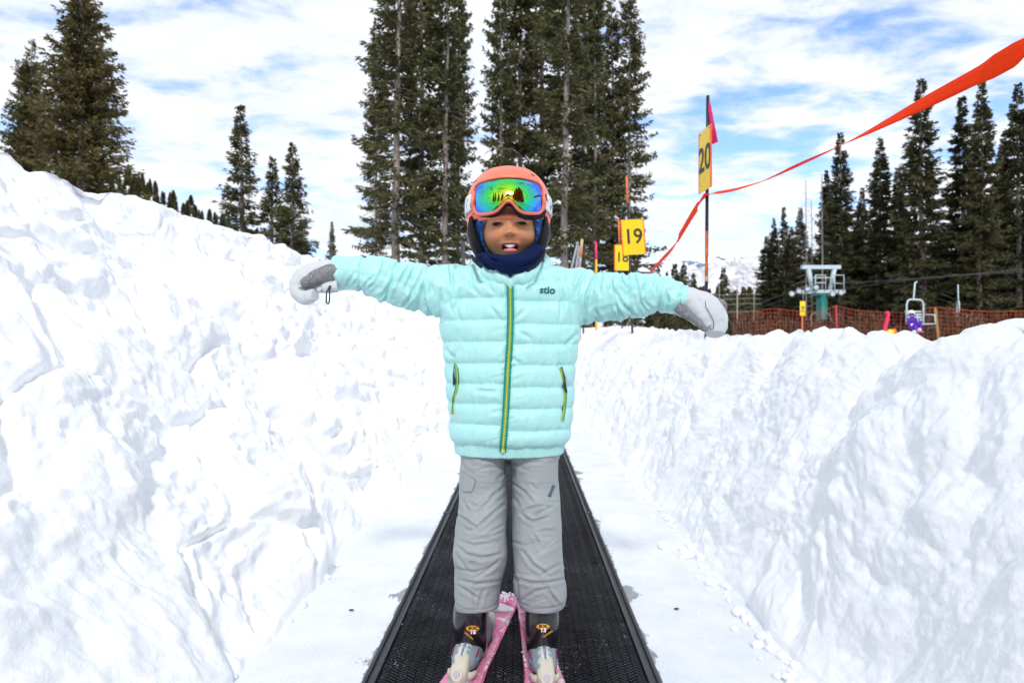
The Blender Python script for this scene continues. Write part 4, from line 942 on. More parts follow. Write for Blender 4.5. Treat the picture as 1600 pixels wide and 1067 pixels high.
# jacket --------------------------------------------------------------
LX = [(706, 748), (409, 745)]
def torso():
    rows = [(412.0, 742, 852), (415, 722, 872), (420, 708, 890), (430, 700, 899), (445, 694, 904), (465, 691, 906), (485, 690, 906), (500, 690, 905), (520, 692, 903), (545, 697, 900), (570, 700, 897), (600, 702, 893.5), (630, 704, 892), (655, 706, 890.5), (675, 705.5, 888.5), (684, 707, 887), (691, 709.5, 884.5), (695, 709.5, 883.5), (709, 711, 881)]
    ys = np.array([r[0] for r in rows]); 
    nu, nv = 330, 420; py = np.linspace(411.5, 709, nu)
    xl = pchip(py, ys, [r[1] for r in rows]); xr = pchip(py, ys, [r[2] for r in rows])
    sc = DB / FPX; z = ZY(py, DB - .03); cx = ((xl + xr) / 2 - 800) * sc; a = (xr - xl) / 2 * sc
    b = np.interp(py, [411, 415, 425, 450, 500, 560, 620, 680, 709], [.045, .062, .078, .090, .098, .104, .110, .112, .104])
    th = np.linspace(0, 2 * np.pi, nv, endpoint=False); c, s = np.cos(th), np.sin(th)      # s=-1 is the front
    ex = 2.35; c = np.sign(c) * np.abs(c) ** (2 / ex); s = np.sign(s) * np.abs(s) ** (2 / ex)
    off = np.stack([a[:, None] * c[None], b[:, None] * s[None], 0 * a[:, None] * c[None]], -1)
    P = off + np.stack([cx, np.full(nu, DB), z], -1)[:, None]
    Ng = np.stack([c[None] / a[:, None], s[None] / b[:, None], 0 * off[..., 0]], -1); Ng /= np.linalg.norm(Ng, axis=-1, keepdims=True)
    ppx, ppy = projpx(P)
    yref = py[:, None] + 0 * ppx
    zipx = np.interp(yref, [430, 470, 520, 580, 640, 710], [797, 797.5, 797, 793, 790, 785.5])
    side = sstep(ppx - zipx, -2, 2); front = (s[None] < 0) + 0 * ppx
    # stitched baffles: seams in photo rows (front), carried round the back
    SL = np.array([413., 441, 469.6, 502, 534.5, 567, 598, 628, 659, 690, 709]); SR = np.array([413., 444, 473.6, 508, 539, 570.5, 602.5, 635, 668, 694, 709])
    wob = 1.3 * vn(np.stack([P[..., 0] * 22, yref * 0.02, P[..., 1] * 22], -1), 3)
    def puff(S):
        y = yref + wob; i = np.clip(np.searchsorted(S, y.ravel()) - 1, 0, len(S) - 2).reshape(y.shape); t = np.clip((y - S[i]) / (S[i + 1] - S[i]), 0, 1)
        amp = np.where(i == 9, .0, np.where(i == 0, .4, 1.0)); hgt = (1 - np.abs(2 * t - 1) ** 2.6) * (1 - 0.22 * (t - .35)) ; return amp * (hgt ** .75), t, i
    p0, t0, i0 = puff(SL); p1, t1, i1 = puff(SR); pf = p0 * (1 - side) + p1 * side; tt = t0 * (1 - side) + t1 * side
    D = (0.0105 - 0.0045 * np.abs(c)[None] ** 2) * pf
    ring = np.arctan2(P[..., 1] - DB, P[..., 0])
    gath = vn(np.stack([ring * 34, yref * .045, 0 * ring], -1), 9); seamn = np.exp(-(np.minimum(tt, 1 - tt) / .16) ** 2)
    D += 0.0022 * gath * seamn + 0.0024 * fbm(np.stack([ring * 9, yref * .03, 0 * ring], -1), 3, 14)
    # gathers radiating from the zip
    dz = np.abs(ppx - zipx); zg = np.exp(-(dz / 22) ** 2) * front
    D += zg * 0.0032 * ridged(np.stack([(yref * .16 + dz * .05 * np.sign(side - .5)), ring * 3, 0 * ring], -1), 2, 4) - 0.009 * np.exp(-(dz / 7.5) ** 4) * front * pf * (yref > 428)
    hem = sstep(yref, 690, 693); D = D * (1 - hem) + hem * (-0.0015 + 0.0022 * vn(np.stack([ring * 42, 0 * ring, 0 * ring], -1), 5))
    for (x0, pts) in ((0, [(-.006, [(721, 543), (713, 556), (709, 575), (712, 600), (708, 648)]), (-.006, [(870, 555), (874, 575), (880, 600), (881, 630), (876, 660)])]),):
        D += -creases(ppx, ppy, [(-q, pl) for q, pl in pts], 3.5) * front * -1
    L = [(.008, [(727, 440), (716, 480), (722, 505)]), (.008, [(700, 420), (690, 455), (692, 500)]), (.006, [(712, 425), (704, 470), (716, 500)]), (.006, [(733, 425), (740, 450), (750, 462)]), (.004, [(760, 440), (775, 462)]),
         (.004, [(780, 452), (790, 500)]), (.004, [(768, 480), (787, 506)]), (.004, [(806, 500), (822, 480)]), (.004, [(806, 515), (830, 530)]), (.008, [(872, 440), (877, 470), (872, 500)]), (.008, [(893, 425), (901, 460), (903, 505)]), (.006, [(885, 430), (888, 465), (895, 500)]),
         (.005, [(745, 610), (780, 612)]), (.005, [(700, 545), (712, 560)]), (.006, [(880, 540), (898, 522)]), (.004, [(802, 640), (815, 650)]), (.004, [(800, 560), (815, 570)]), (.004, [(770, 645), (788, 640)])]
    D += creases(ppx, ppy, L, 3.0) * front
    P = P + Ng * D[..., None]
    V = P.reshape(-1, 3); F = [tuple(f) for f in grid_faces(nu, nv, True)]; n = len(V)
    V = np.vstack([V, P[0].mean(0), P[-1].mean(0) + [0, 0, .006]]); k = np.arange(nv); k2 = (k + 1) % nv
    F += [(n, a_, b_) for a_, b_ in zip(k, k2)] + [(n + 1, (nu - 1) * nv + b_, (nu - 1) * nv + a_) for a_, b_ in zip(k, k2)]
    return V, F
def sleeve(top, bot, d, lines, rings, seed, flip):
    n = 9; tx = np.linspace(0, 1, n)
    tp = np.array([top[0]] * 1 + top[1:]); bt = np.array(bot)
    u = lambda A: np.stack([np.interp(tx, np.linspace(0, 1, len(A)), [q[k] for q in A]) for k in (0, 1)], -1)
    T_, B_ = u(top), u(bot); C = (T_ + B_) / 2; rad = np.hypot(*(T_ - B_).T) / 2
    dd = np.interp(tx, np.linspace(0, 1, len(d)), d); pts = [W(c[0], c[1], q) for c, q in zip(C, dd)]
    ra = rad * dd / FPX - .003; rb = ra * np.interp(tx, [0, .5, 1], [.86, .95, 1.05])
    def disp(P, N, s, th):
        ppx, ppy = projpx(P); fr = sstep(-N[..., 1], -0.25, .25)
        D = creases(ppx, ppy, lines, 2.3) * fr
        q = np.stack([s * 9 + seed, np.cos(th) * 1.3 + s * 2.2 * flip, np.sin(th) * 1.3], -1)
        D = D + .0042 * ridged(q, 2, seed) - .002 + .0045 * fbm(q * 1.7, 3, seed + 4)
        for r in rings: D = D - .0065 * np.exp(-((s - r) / .016) ** 2)
        # cuff: a hem seam, then drawn in
        D = D + .0012 * np.sin(np.clip((s - .93) / .07, 0, 1) * 3.14159) - .0022 * np.exp(-((s - .945) / .006) ** 2) - .003 * sstep(s, .992, 1.0)
        return D
    return tube(pts, ra, rb, 230, 170, (0, 1, 0), disp)
z3 = lambda L: [(q, [(430 + x / 5.517, 380 + y / 5.517) for x, y in pl]) for q, pl in L]
z4 = lambda L: [(q, [(880 + x / 5.714, 380 + y / 5.714) for x, y in pl]) for q, pl in L]
SLL = z3([(.006, [(735, 415), (800, 330), (850, 290)]), (.005, [(600, 410), (640, 330), (690, 250)]), (.005, [(640, 395), (700, 320)]), (.009, [(930, 525), (975, 420), (1050, 230)]), (.007, [(860, 465), (940, 430), (1000, 330)]), (.007, [(1085, 585), (1130, 500), (1190, 440)]), (.009, [(1160, 190), (1110, 270), (1080, 350)]),
          (.006, [(950, 120), (915, 250), (880, 330)]), (.009, [(1265, 380), (1295, 540), (1390, 680)]), (.008, [(1420, 400), (1440, 530), (1450, 600)]), (.009, [(1505, 190), (1540, 400), (1600, 500)]), (.006, [(740, 420), (850, 350)]), (.006, [(1290, 210), (1240, 330), (1150, 480)]), (.005, [(1200, 220), (1130, 380)]), (.006, [(1330, 300), (1360, 420)]), (.006, [(840, 470), (900, 470), (930, 440)])])
SRL = z4([(.008, [(110, 480), (150, 330), (210, 240)]), (.009, [(180, 740), (215, 450), (290, 280)]), (.010, [(505, 260), (520, 340), (560, 390)]), (.010, [(470, 430), (520, 530), (640, 650)]), (.009, [(475, 560), (520, 640), (545, 700)]), (.009, [(670, 420), (700, 540), (780, 640)]), (.008, [(715, 400), (725, 520), (820, 610)]), (.007, [(765, 330), (720, 400), (712, 450)]),
          (.006, [(835, 310), (815, 390), (830, 450)]), (.008, [(920, 440), (940, 530), (925, 600)]), (.008, [(1060, 440), (1030, 490), (1045, 570)]), (.006, [(350, 270), (320, 370), (330, 470)]), (.006, [(440, 290), (425, 420)]), (.007, [(600, 555), (620, 620), (650, 650)]), (.008, [(625, 270), (650, 350), (660, 430)]), (.006, [(1090, 360), (1060, 420)]), (.006, [(280, 600), (330, 680)]), (.007, [(400, 300), (460, 460), (470, 560)])])
TOR = torso()
SA = sleeve([(742, 420), (700, 411), (672, 413), (645, 408), (618, 405), (590, 399), (560, 398), (540, 398), (522, 401)], [(742, 500), (694, 500), (668, 494), (638, 485), (612, 478), (590, 466), (562, 457), (538, 455), (518, 453)], [1.655, 1.65, 1.64, 1.635, 1.63], SLL, [.36, .58, .79], 5, 1)
SB = sleeve([(862, 425), (905, 416), (932, 424), (960, 424), (985, 424), (1015, 426), (1042, 431), (1066, 441), (1086, 454)], [(855, 512), (905, 512), (930, 507), (955, 503), (985, 499), (1010, 493), (1035, 491), (1052, 492), (1068, 497)], [1.655, 1.65, 1.635, 1.62, 1.60], SRL, [.33, .56, .78], 8, -1)
JV, JF = remesh([TOR, SA, SB], 0.0021, 2, .5)
jacket = mesh('jacket', JV, JF, JM, child)
JT = BVHTree.FromPolygons([tuple(v) for v in JV], [tuple(f) for f in JF])
def onto(bvh, x, z, y0=1.0, lift=0.0):
    h = bvh.ray_cast(Vector((x, y0, z)), Vector((0, 1, 0)))
    return Vector((x, (h[0].y if h[0] else DB - .1) - lift, z))
def onto_px(bvh, px, py, lift=0.0):
    dr = W(px, py, 1.0) - Vector((0, 0, HC)); h = bvh.ray_cast(Vector((0, 0, HC)), dr.normalized())
    p = h[0] if h[0] else W(px, py, DB - .1)
    return p - dr.normalized() * lift
ZT = plain('zip_tape', (0.006, 0.25, 0.24), .7, 0, .3, .1, 90); ZY_ = plain('zip_teeth', (0.72, 0.80, 0.015), .4); SLID = plain('zip_slider', (.03, .05, .055), .4); YP = plain('slider_yellow', (.75, .6, .02), .4)
def strip(bvh, pl, width, mat, name, parent, lift, thick, n=90, teeth=False):
    L = np.r_[0, np.cumsum([math.dist(pl[i], pl[i + 1]) for i in range(len(pl) - 1)])]; s = np.linspace(0, L[-1], n)
    X = pchip(s, L, [p[0] for p in pl]); Y = pchip(s, L, [p[1] for p in pl]); tx, ty = np.gradient(X), np.gradient(Y); q = np.hypot(tx, ty); tx /= q; ty /= q
    c0 = [onto_px(bvh, X[i], Y[i], lift) for i in range(n)]
    dy = np.array([c.y for c in c0]); k = np.ones(5) / 5; dy2 = np.convolve(np.pad(dy, 2, 'edge'), k, 'valid'); dy2 = np.minimum(dy2, dy)
    b = MB()
    if not teeth:
        V = []
        for i in range(n):
            for e in (-1, 1):
                p = W(X[i] - ty[i] * e * width / 2, Y[i] + tx[i] * e * width / 2, dy2[i])
                V += [p, p + Vector((0, thick, 0))]
        F = []
        for i in range(n - 1):
            a = i * 4; c = a + 4
            F += [(a, a + 2, c + 2, c), (a + 1, c + 1, c + 3, a + 3), (a, c, c + 1, a + 1), (a + 2, a + 3, c + 3, c + 2)]
        b.add(V, F)
    else:
        for i in range(n):
            e = 1 if i % 2 else -1
            p = W(X[i] - ty[i] * e * width * .22, Y[i] + tx[i] * e * width * .22, dy2[i]); ang = math.atan2(-(Y[min(i + 1, n - 1)] - Y[max(0, i - 1)]), X[min(i + 1, n - 1)] - X[max(0, i - 1)])
            b.box(p, (L[-1] / n * DB / FPX * .62, thick, width * .78 * DB / FPX), Matrix.Rotation(-ang, 3, 'Y'))
    return b.build(name, mat, parent)
ZP = [(796.5, 434), (797.5, 470), (797, 520), (793.5, 580), (790.5, 640), (785.5, 706)]
strip(JT, ZP, 11.0, ZT, 'zip_tape', jacket, .0035, .004); strip(JT, ZP, 3.6, ZY_, 'zip_teeth', jacket, .0050, .003, 130, True)
for (pl) in ([(712, 567), (714.5, 590), (714.5, 602), (710, 622), (708, 647)], [(876, 576), (880.5, 596), (882.5, 620), (881, 640), (878.3, 657)]):
    strip(JT, pl, 6.2, ZT, 'pocket_zip', jacket, .003, .003, 50); strip(JT, pl, 2.4, ZY_, 'pocket_teeth', jacket, .0045, .002, 60, True)
def pull(a, c, w=2.6, top=None):
    b = MB(); p, q = onto_px(JT, *a, .004), onto_px(JT, *c, .004); b.path([p, p.lerp(q, .2), p.lerp(q, .5), q], [.0015, .0022, .0035, .0035], 8); b.build('zip_pull', SLID, jacket, True)
pull((710, 570), (709.5, 601)); pull((878, 573), (884.5, 613)); pull((876, 574), (882, 592))
b = MB(); b.ell(onto_px(JT, 786.2, 703, .003), (.0045, .003, .007), 12, 8); b.build('zip_end', YP, jacket, True)
b = MB(); b.ell(onto_px(JT, 796.5, 433, .004), (.006, .004, .005), 12, 8); b.build('zip_slider', SLID, jacket, True)
def conform_text(txt, cpx, size, ang, bvh, mat, name, parent, bold=0.0, sx=1.0, lift=.0015, d=1.56):
    V, F = text_mesh(txt, size, .0, bold, sx); c, s = math.cos(ang), math.sin(ang); out = []
    ctr = W(*cpx, d)
    for v in V:
        x, z = v[0] * c - v[1] * s, v[0] * s + v[1] * c
        px, py = projpx(np.array([ctr.x + x, d, ctr.z + z])); out.append(onto_px(bvh, float(px), float(py), lift))
    o = mesh(name, out, F, mat, parent, False); so_ = o.modifiers.new('s', 'SOLIDIFY'); so_.thickness = .0008; return o
conform_text('stio', (855.5, 453.5), .0235, R(-3), JT, plain('logo_teal', (.004, .13, .15), .5), 'lettering', jacket, .0007, 1.02)
# collar: soft ring around the neck, lower in front
def collar():
    n, m = 160, 26; V = []
    th = np.linspace(0, 2 * np.pi, n, endpoint=False); ph = np.linspace(0, 2 * np.pi, m, endpoint=False)
    for t in th:
        fr = 0.5 - 0.5 * math.sin(t)                      # 1 at the front
        cz = ZY(np.interp(fr, [0, .5, .85, 1], [402, 414, 427, 438]), 1.60); r = .0130 + .005 * (1 - fr) + .002 * math.sin(t * 9) ; A, B = .083, .076
        notch = math.exp(-((math.atan2(math.cos(t), -math.sin(t))) / .07) ** 2)
        c = np.array([-.003 + A * math.cos(t), DB - .005 + B * math.sin(t) - .012 * fr, cz - .010 * notch])
        o = np.array([math.cos(t), math.sin(t), 0])
        for p in ph:
            rr = r * (1 + .10 * math.sin(t * 13 + p * 2) + .06 * math.sin(t * 29)); V.append(c + o * rr * math.cos(p) * 1.0 + np.array([0, 0, 1.25]) * rr * math.sin(p))
    F = []
    for i in range(n):
        for j in range(m): F.append((i * m + j, ((i + 1) % n) * m + j, ((i + 1) % n) * m + (j + 1) % m, i * m + (j + 1) % m))
    mesh('collar', V, F, JM, jacket)
    # hood folded behind the neck
    T = tube([W(744, 418, 1.70), W(757, 408, 1.76), W(797, 404, 1.80), W(838, 408, 1.76), W(852, 418, 1.70)], [.018, .026, .030, .026, .018], [.02, .03, .034, .03, .02], 90, 40, (0, 1, 0), lambda P, N, s, th: .004 * ridged(P * 30, 2, 3))
    mesh('hood', T[0], T[1], JM, jacket)
collar()
# mittens ---------------------------------------------------------------
def mit_mat(name, col, fz):
    t = NT(name); t.set(Base_Color=t.ramp(t.noise(180, 3, .7), [(.35, tuple(x * (1 - fz) for x in col)), (.65, tuple(min(1, x * (1 + fz)) for x in col))]), Roughness=.7, Specular_IOR_Level=.3)
    t.bump(t.noise(60, 4, .6), .3, .004); return t.m
MW = mit_mat('mitten_white', (.62, .645, .665), .03); MG = mit_mat('mitten_grey', (.22, .225, .23), .35); SEAM = plain('mitten_piping', (.10, .11, .13), .6)
def mitten(main, mr, thumb, tr_, d, dep, nm):
    wr = lambda P, N, s, th: .0018 * ridged(P * 45, 2, 6) + .0012 * fbm(P * 90, 2, 3)
    a = tube([W(x, y, d + (q or 0)) for x, y, q in main], [r * d / FPX for r in mr], [r * d / FPX * dep for r in mr], 110, 64, (0, 1, 0), wr)
    c = tube([W(x, y, d + q) for x, y, q in thumb], [r * d / FPX for r in tr_], [r * d / FPX for r in tr_], 80, 40, (0, 1, 0), wr)
    return a, c
a, c = mitten([(536, 427, 0), (515, 427, 0), (496, 430, 0), (480, 438, 0), (471, 452, -.005), (476, 462, -.015), (492, 461, -.03)], [21, 20, 21, 22, 18, 14, 9],
              [(536, 426, -.008), (515, 427, -.020), (497, 432, -.030), (482, 439, -.034), (472, 444, -.032)], [13, 13.5, 11, 8, 5.5], 1.625, .95, '')
V, F = remesh([a], .0022, 2); mL = mesh('mitten', V, F, MW, child); mL['label'] = 'white mitten with a grey felt thumb'
mesh('thumb', c[0], c[1], MG, mL)
cu = tube([W(527, 447, 1.605), W(508, 450, 1.60), W(496, 454, 1.598)], [.015, .013, .006], [.013, .012, .006], 50, 30); mesh('cuff', cu[0], cu[1], MW, mL)
b = MB(); b.path([W(x, y, 1.590) for x, y in ((467, 449), (478, 453), (492, 447), (501, 446), (504, 451), (502, 456))], .0012, 6); b.build('piping', SEAM, mL, True)
b = MB(); b.path([W(516, 447, 1.59), W(513.5, 453, 1.585)], .0032, 8); b.path([W(x, y, 1.585) for x, y in ((512.5, 453), (515, 456), (515, 464), (514.5, 472), (512.5, 475), (510, 473), (509.8, 464), (510.5, 456))], .0019, 8, True); b.build('clip', SLID, mL, True)
a, c = mitten([(1066, 471, 0), (1080, 475, 0), (1096, 482, 0), (1110, 495, -.005), (1117, 511, -.012), (1118, 523, -.02)], [23, 24, 26, 25, 19, 13],
              [(1078, 468, -.030), (1088, 480, -.036), (1099, 496, -.040), (1106, 509, -.040)], [12, 10.5, 8.5, 6.5], 1.60, .95, '')
V, F = remesh([a], .0022, 2); mR = mesh('mitten', V, F, MW, child); mR['label'] = 'white mitten with a grey felt cuff and white thumb'
mesh('thumb', c[0], c[1], MW, mR)
g = tube([W(1064, 478, 1.585), W(1072, 485, 1.574), W(1086, 498, 1.562), W(1099, 512, 1.556), (W(1105, 517, 1.556))], [.020, .019, .011, .0065, .003], [.016, .013, .010, .008, .003], 80, 30)
mesh('palm', g[0], g[1], MG, mR)
b = MB(); b.path([W(x, y, 1.548) for x, y in ((1102, 471), (1103, 480), (1110, 492), (1115, 502), (1115, 512), (1110, 516))], .0010, 6); b.build('piping', SEAM, mR, True)
g = tube([W(1120, 470, 1.60), W(1128, 476, 1.59), W(1132, 486, 1.595)], [.006, .010, .005], [.012, .014, .008], 40, 20); mesh('back_panel', g[0], g[1], MG, mR)
# trousers --------------------------------------------------------------
z5 = lambda L: [(q, [(660 + x / 2.829, 690 + y / 2.829) for x, y in pl]) for q, pl in L]
z8 = lambda L: [(q, [(680 + x / 6.668, 700 + y / 6.668) for x, y in pl]) for q, pl in L]
TL = z8([(.006, [(440, 225), (560, 195), (710, 210)]), (.005, [(330, 560), (390, 590), (450, 605)]), (.006, [(430, 690), (500, 610), (580, 540), (640, 440)]), (.010, [(220, 690), (330, 760), (430, 835)]), (.009, [(430, 835), (560, 720), (640, 650), (720, 590)]), (.008, [(290, 540), (320, 610), (350, 660)]),
        (.005, [(310, 835), (370, 858), (440, 850)]), (.006, [(540, 910), (620, 850), (720, 800)]), (.005, [(270, 160), (340, 230), (400, 280)]), (.004, [(380, 190), (480, 180)]), (.006, [(560, 520), (660, 460), (740, 380)]), (.005, [(640, 340), (720, 260)])]) \
   + z5([(.009, [(150, 460), (200, 500), (260, 518), (350, 492)]), (.006, [(165, 440), (230, 458), (300, 450)]), (.007, [(160, 610), (240, 628), (350, 612)]), (.006, [(150, 560), (230, 578), (330, 540)]), (.005, [(200, 495), (290, 510), (345, 500)]), (.008, [(165, 640), (205, 665), (245, 690)]), (.006, [(150, 500), (180, 540), (200, 570)]), (.006, [(230, 430), (300, 420), (360, 395)]), (.008, [(270, 650), (255, 700), (250, 735)]), (.007, [(340, 520), (300, 560), (230, 600)])])
TR = z8([(.006, [(800, 150), (850, 158), (920, 158)]), (.005, [(870, 190), (920, 215), (980, 230)]), (.009, [(820, 370), (930, 460), (1030, 575)]), (.009, [(905, 685), (970, 640), (1050, 612), (1190, 605)]), (.008, [(1020, 725), (1110, 660), (1230, 605)]), (.011, [(895, 680), (950, 735), (1020, 768), (1165, 725)]), (.006, [(1065, 880), (1140, 858), (1240, 862)]),
        (.008, [(1025, 900), (1070, 970), (1100, 1045)]), (.006, [(1080, 1070), (1170, 1010), (1250, 950)]), (.006, [(820, 510), (850, 560), (885, 610)]), (.005, [(890, 200), (980, 150), (1110, 140)]), (.006, [(820, 170), (830, 260), (825, 320)]), (.005, [(1000, 380), (1070, 440)]), (.005, [(1080, 545), (1200, 570), (1290, 570)])]) \
   + z5([(.010, [(440, 480), (490, 545), (560, 592)]), (.008, [(400, 600), (480, 622), (550, 622), (635, 606)]), (.006, [(530, 585), (570, 560), (612, 540)]), (.009, [(545, 650), (580, 690), (610, 730)]), (.006, [(440, 700), (500, 660), (560, 640)]), (.006, [(400, 440), (450, 460), (530, 440)]), (.006, [(500, 500), (560, 470), (610, 440)]), (.006, [(395, 560), (420, 620), (425, 700)])])
def leg(rows, lines, seed):
    # rows: photo row, left edge, right edge, depth, half thickness
    pts = [W((r[1] + r[2]) / 2, r[0], r[3]) for r in rows]; ra = [(r[2] - r[1]) / 2 * r[3] / FPX - .0036 for r in rows]; rb = [r[4] for r in rows]
    def disp(P, N, s, th):
        ppx, ppy = projpx(P); fr = sstep(-N[..., 1], -0.1, .35)
        D = creases(ppx, ppy, lines, 2.2) * .62 * fr
        D = D + .0030 * fbm(P * np.array([14, 14, 14]), 3, seed) + .0012 * ridged(P * np.array([9, 9, 20]), 2, seed + 3)
        hs = (pts[-1].z - P[..., 2]); edge = P[..., 2] - (pts[-1].z + .022)
        D = D - .0028 * np.exp(-(edge / .0016) ** 2) 
        return D
    return tube(pts, ra, rb, 300, 200, (0, 1, 0), disp, 2.15)
L1 = leg([(690, 718, 795, 1.665, .085), (720, 718, 794, 1.66, .088), (745, 716.5, 793, 1.65, .084), (770, 716, 793.5, 1.64, .078), (800, 714, 794, 1.62, .073), (830, 709, 794, 1.60, .071), (850, 706, 795, 1.59, .071), (868, 705, 795.5, 1.58, .071), (885, 707.5, 791, 1.578, .070), (905, 708, 786, 1.575, .070), (925, 707.5, 784, 1.572, .071), (940, 709, 783, 1.568, .072), (950, 711, 782, 1.565, .072)], TL, 3)
L2 = leg([(690, 794, 878, 1.665, .085), (720, 795, 874, 1.66, .088), (745, 799, 873.5, 1.65, .084), (770, 799, 876, 1.64, .078), (800, 799, 878.5, 1.62, .073), (830, 799, 880, 1.60, .071), (850, 799.5, 881, 1.59, .071), (870, 800.5, 881.5, 1.575, .071), (890, 800.5, 883, 1.568, .070), (910, 800, 885.5, 1.565, .070), (925, 803, 888, 1.562, .071), (937, 806, 886, 1.56, .072), (947, 810, 882, 1.558, .072)], TR, 7)
hip = tube([W(797, 690, 1.665), W(797, 700, 1.665), W(797, 712, 1.665), W(797, 722, 1.66)], [.12, .122, .122, .115], [.088, .09, .09, .06], 50, 160, (0, 1, 0), None, 2.4)
TV, TF = remesh([L1, L2, hip], .0021, 2, .5)
trous = mesh('trousers', TV, TF, TM, child)
tx_, ty_ = projpx(TV.astype(float)); C = np.tile(np.array([0.345, 0.375, 0.38]), (len(TV), 1))
cuffL = (tx_ < 797) & (ty_ > np.interp(tx_, [705, 735, 745, 795], [955, 945, 912, 908])); cuffR = (tx_ >= 797) & (ty_ > np.interp(tx_, [797, 803, 850, 870, 890], [903, 905, 912, 950, 958]))
C[cuffL | cuffR] = (0.335, 0.350, 0.375); C *= (1 + .0 * tx_)[:, None]
hemz = ((tx_ < 797) & (ty_ > 951)) | ((tx_ >= 797) & (ty_ > 949)); C[hemz] *= .97
colattr(trous, C)
TT = BVHTree.FromPolygons([tuple(v) for v in TV], [tuple(f) for f in TF])
tseam = plain('trouser_seam', (.21, .23, .245), .7)
flp = [(722, 737), (743, 751), (741, 757), (737, 768), (723, 768)]
def patch(bvh, poly, mat, name, parent, lift=.002, n=10):
    c = np.mean(poly, 0); V = [onto_px(bvh, *c, lift)]; F = []; m = len(poly); e = []
    for k in range(m):
        for j in range(6): e.append(np.array(poly[k]) * (1 - j / 6) + np.array(poly[(k + 1) % m]) * j / 6)
    for i in range(1, n + 1):
        for p in e: q = c + (p - c) * i / n; V.append(onto_px(bvh, q[0], q[1], lift))
    M_ = len(e)
    for j in range(M_): F.append((0, 1 + (j + 1) % M_, 1 + j))
    for i in range(n - 1):
        for j in range(M_): a = 1 + i * M_ + j; b_ = 1 + i * M_ + (j + 1) % M_; F.append((a, b_, b_ + M_, a + M_))
    o = mesh(name, V, F, mat, parent); s = o.modifiers.new('s', 'SOLIDIFY'); s.thickness = .002; s.offset = 0; return o
tf = plain('flap_grey', (.337, .367, .372), .55, 0, .4, .04, 30, .15)
patch(TT, flp, tf, 'pocket_flap', trous, .0028)
patch(TT, [(864, 757), (867, 759), (860.5, 776.5), (856, 775)], plain('label_grey', (.10, .12, .135), .6, 0, .4, .4, 300), 'label_patch', trous, .0012)
for pl in ([(722, 713), (727, 732), (743, 750)], [(741, 752), (770, 754), (792, 748)], [(805, 752), (840, 755), (868, 753)], [(735, 842), (760, 840), (780, 846)], [(808, 848), (835, 842), (855, 848)], [(739, 948), (741, 912), (762, 910), (783, 908)], [(870, 946), (852, 912), (830, 910), (803, 906)], [(712, 950), (745, 955), (781, 951)], [(806, 950), (850, 949), (886, 946)]):
    strip(TT, pl, .55, tseam, 'stitching', trous, .0004, .0006, 40)
# body: one continuous mesh, mostly under the clothes ------------------------
HX0, HY0 = W(796, 340, DB).x, DB - .012
def head_pts(scale=1.0, nu=300, nv=300, feats=True):
    ph = np.linspace(-np.pi / 2, np.pi / 2, nu)[:, None]; th = np.linspace(0, 2 * np.pi, nv, endpoint=False)[None]
    x = np.cos(ph) * np.cos(th); y = np.cos(ph) * np.sin(th); z = np.sin(ph) + 0 * th
    jaw = 1 - .20 * sstep(-z, .15, 1.0) * (1 - .2 * (y < 0)); zc = ZY(343, 1.60)
    fl = np.where(y < 0, .93, 1.0)
    fx = np.sign(x) * np.abs(x) ** .92
    P = np.stack([HX0 + .0800 * fx * jaw * scale, HY0 + .090 * y * (1 - .06 * sstep(-z, .3, 1)) * fl * scale, zc + .098 * z * scale], -1)
    if feats:
        u, v = projpx(P); front = sstep(-y, .25, .6)
        g = lambda cx, cy_, sx, sy, r=0: np.exp(-((((u - cx) * math.cos(r) + (v - cy_) * math.sin(r)) / sx) ** 2 + ((-(u - cx) * math.sin(r) + (v - cy_) * math.cos(r)) / sy) ** 2))
        D = .0098 * g(796.5, 363.5, 6.6, 5.4) + .0038 * g(796.3, 354, 4.4, 10) + .0050 * g(789.6, 366, 4.0, 3.6) + .0050 * g(803.4, 365.5, 4.0, 3.6)      # nose
        D -= .0040 * g(793.0, 369.0, 1.8, 1.1) + .0040 * g(800.2, 368.5, 1.8, 1.1)                                                                    # nostrils
        D -= .0065 * g(777, 350, 11, 6.5) + .0065 * g(814.5, 349, 11, 6.5)                                                                            # eye sockets
        D += .0050 * g(777, 343, 13, 4) + .0050 * g(815, 342, 13, 4) + .0030 * g(777, 354.5, 9, 2.4) + .0030 * g(814.5, 353.5, 9, 2.4) + .0028 * g(777, 346.3, 9, 1.8) + .0028 * g(814.5, 345.3, 9, 1.8)
        D += .0105 * g(771, 372, 18, 15) + .0105 * g(822, 371, 18, 15) + .004 * g(797, 402, 14, 8)                                                     # cheeks, chin
        D -= .0012 * g(783, 374, 3, 8, .5) + .0012 * g(810, 373, 3, 8, -.5)                                                                      # smile folds
        D += .0016 * g(797, 388, 20, 13)
        mo = ((u - 797) / 13.0) ** 2 + ((v - 388.6 + 2.6 * ((u - 797) / 13.0) ** 2) / 7.4) ** 2
        D += .0024 * np.exp(-((np.sqrt(mo) - 1.14) / .22) ** 2); D -= .0240 * sstep(-mo, -.92, -.40)
        P[..., 1] -= D * front
    V = P.reshape(-1, 3); return V, grid_faces(nu, nv, True), np.broadcast_to(y, (nu, nv)).ravel()
hv, hf, _ = head_pts()
def cap(a, c, r0, r1, rb=1.0, n=24, m=20):
    a, c = Vector(a), Vector(c); t = (c - a).normalized()
    return tube([a - t * r0 * .9, a - t * r0 * .5, a, a.lerp(c, .5), c, c + t * r1 * .5, c + t * r1 * .9], [r0 * .35, r0 * .85, r0, (r0 + r1) / 2, r1, r1 * .85, r1 * .35], [x * rb for x in [r0 * .35, r0 * .85, r0, (r0 + r1) / 2, r1, r1 * .85, r1 * .35]], n, m)
Pm = lambda x, y, d=1.66: W(x, y, d)
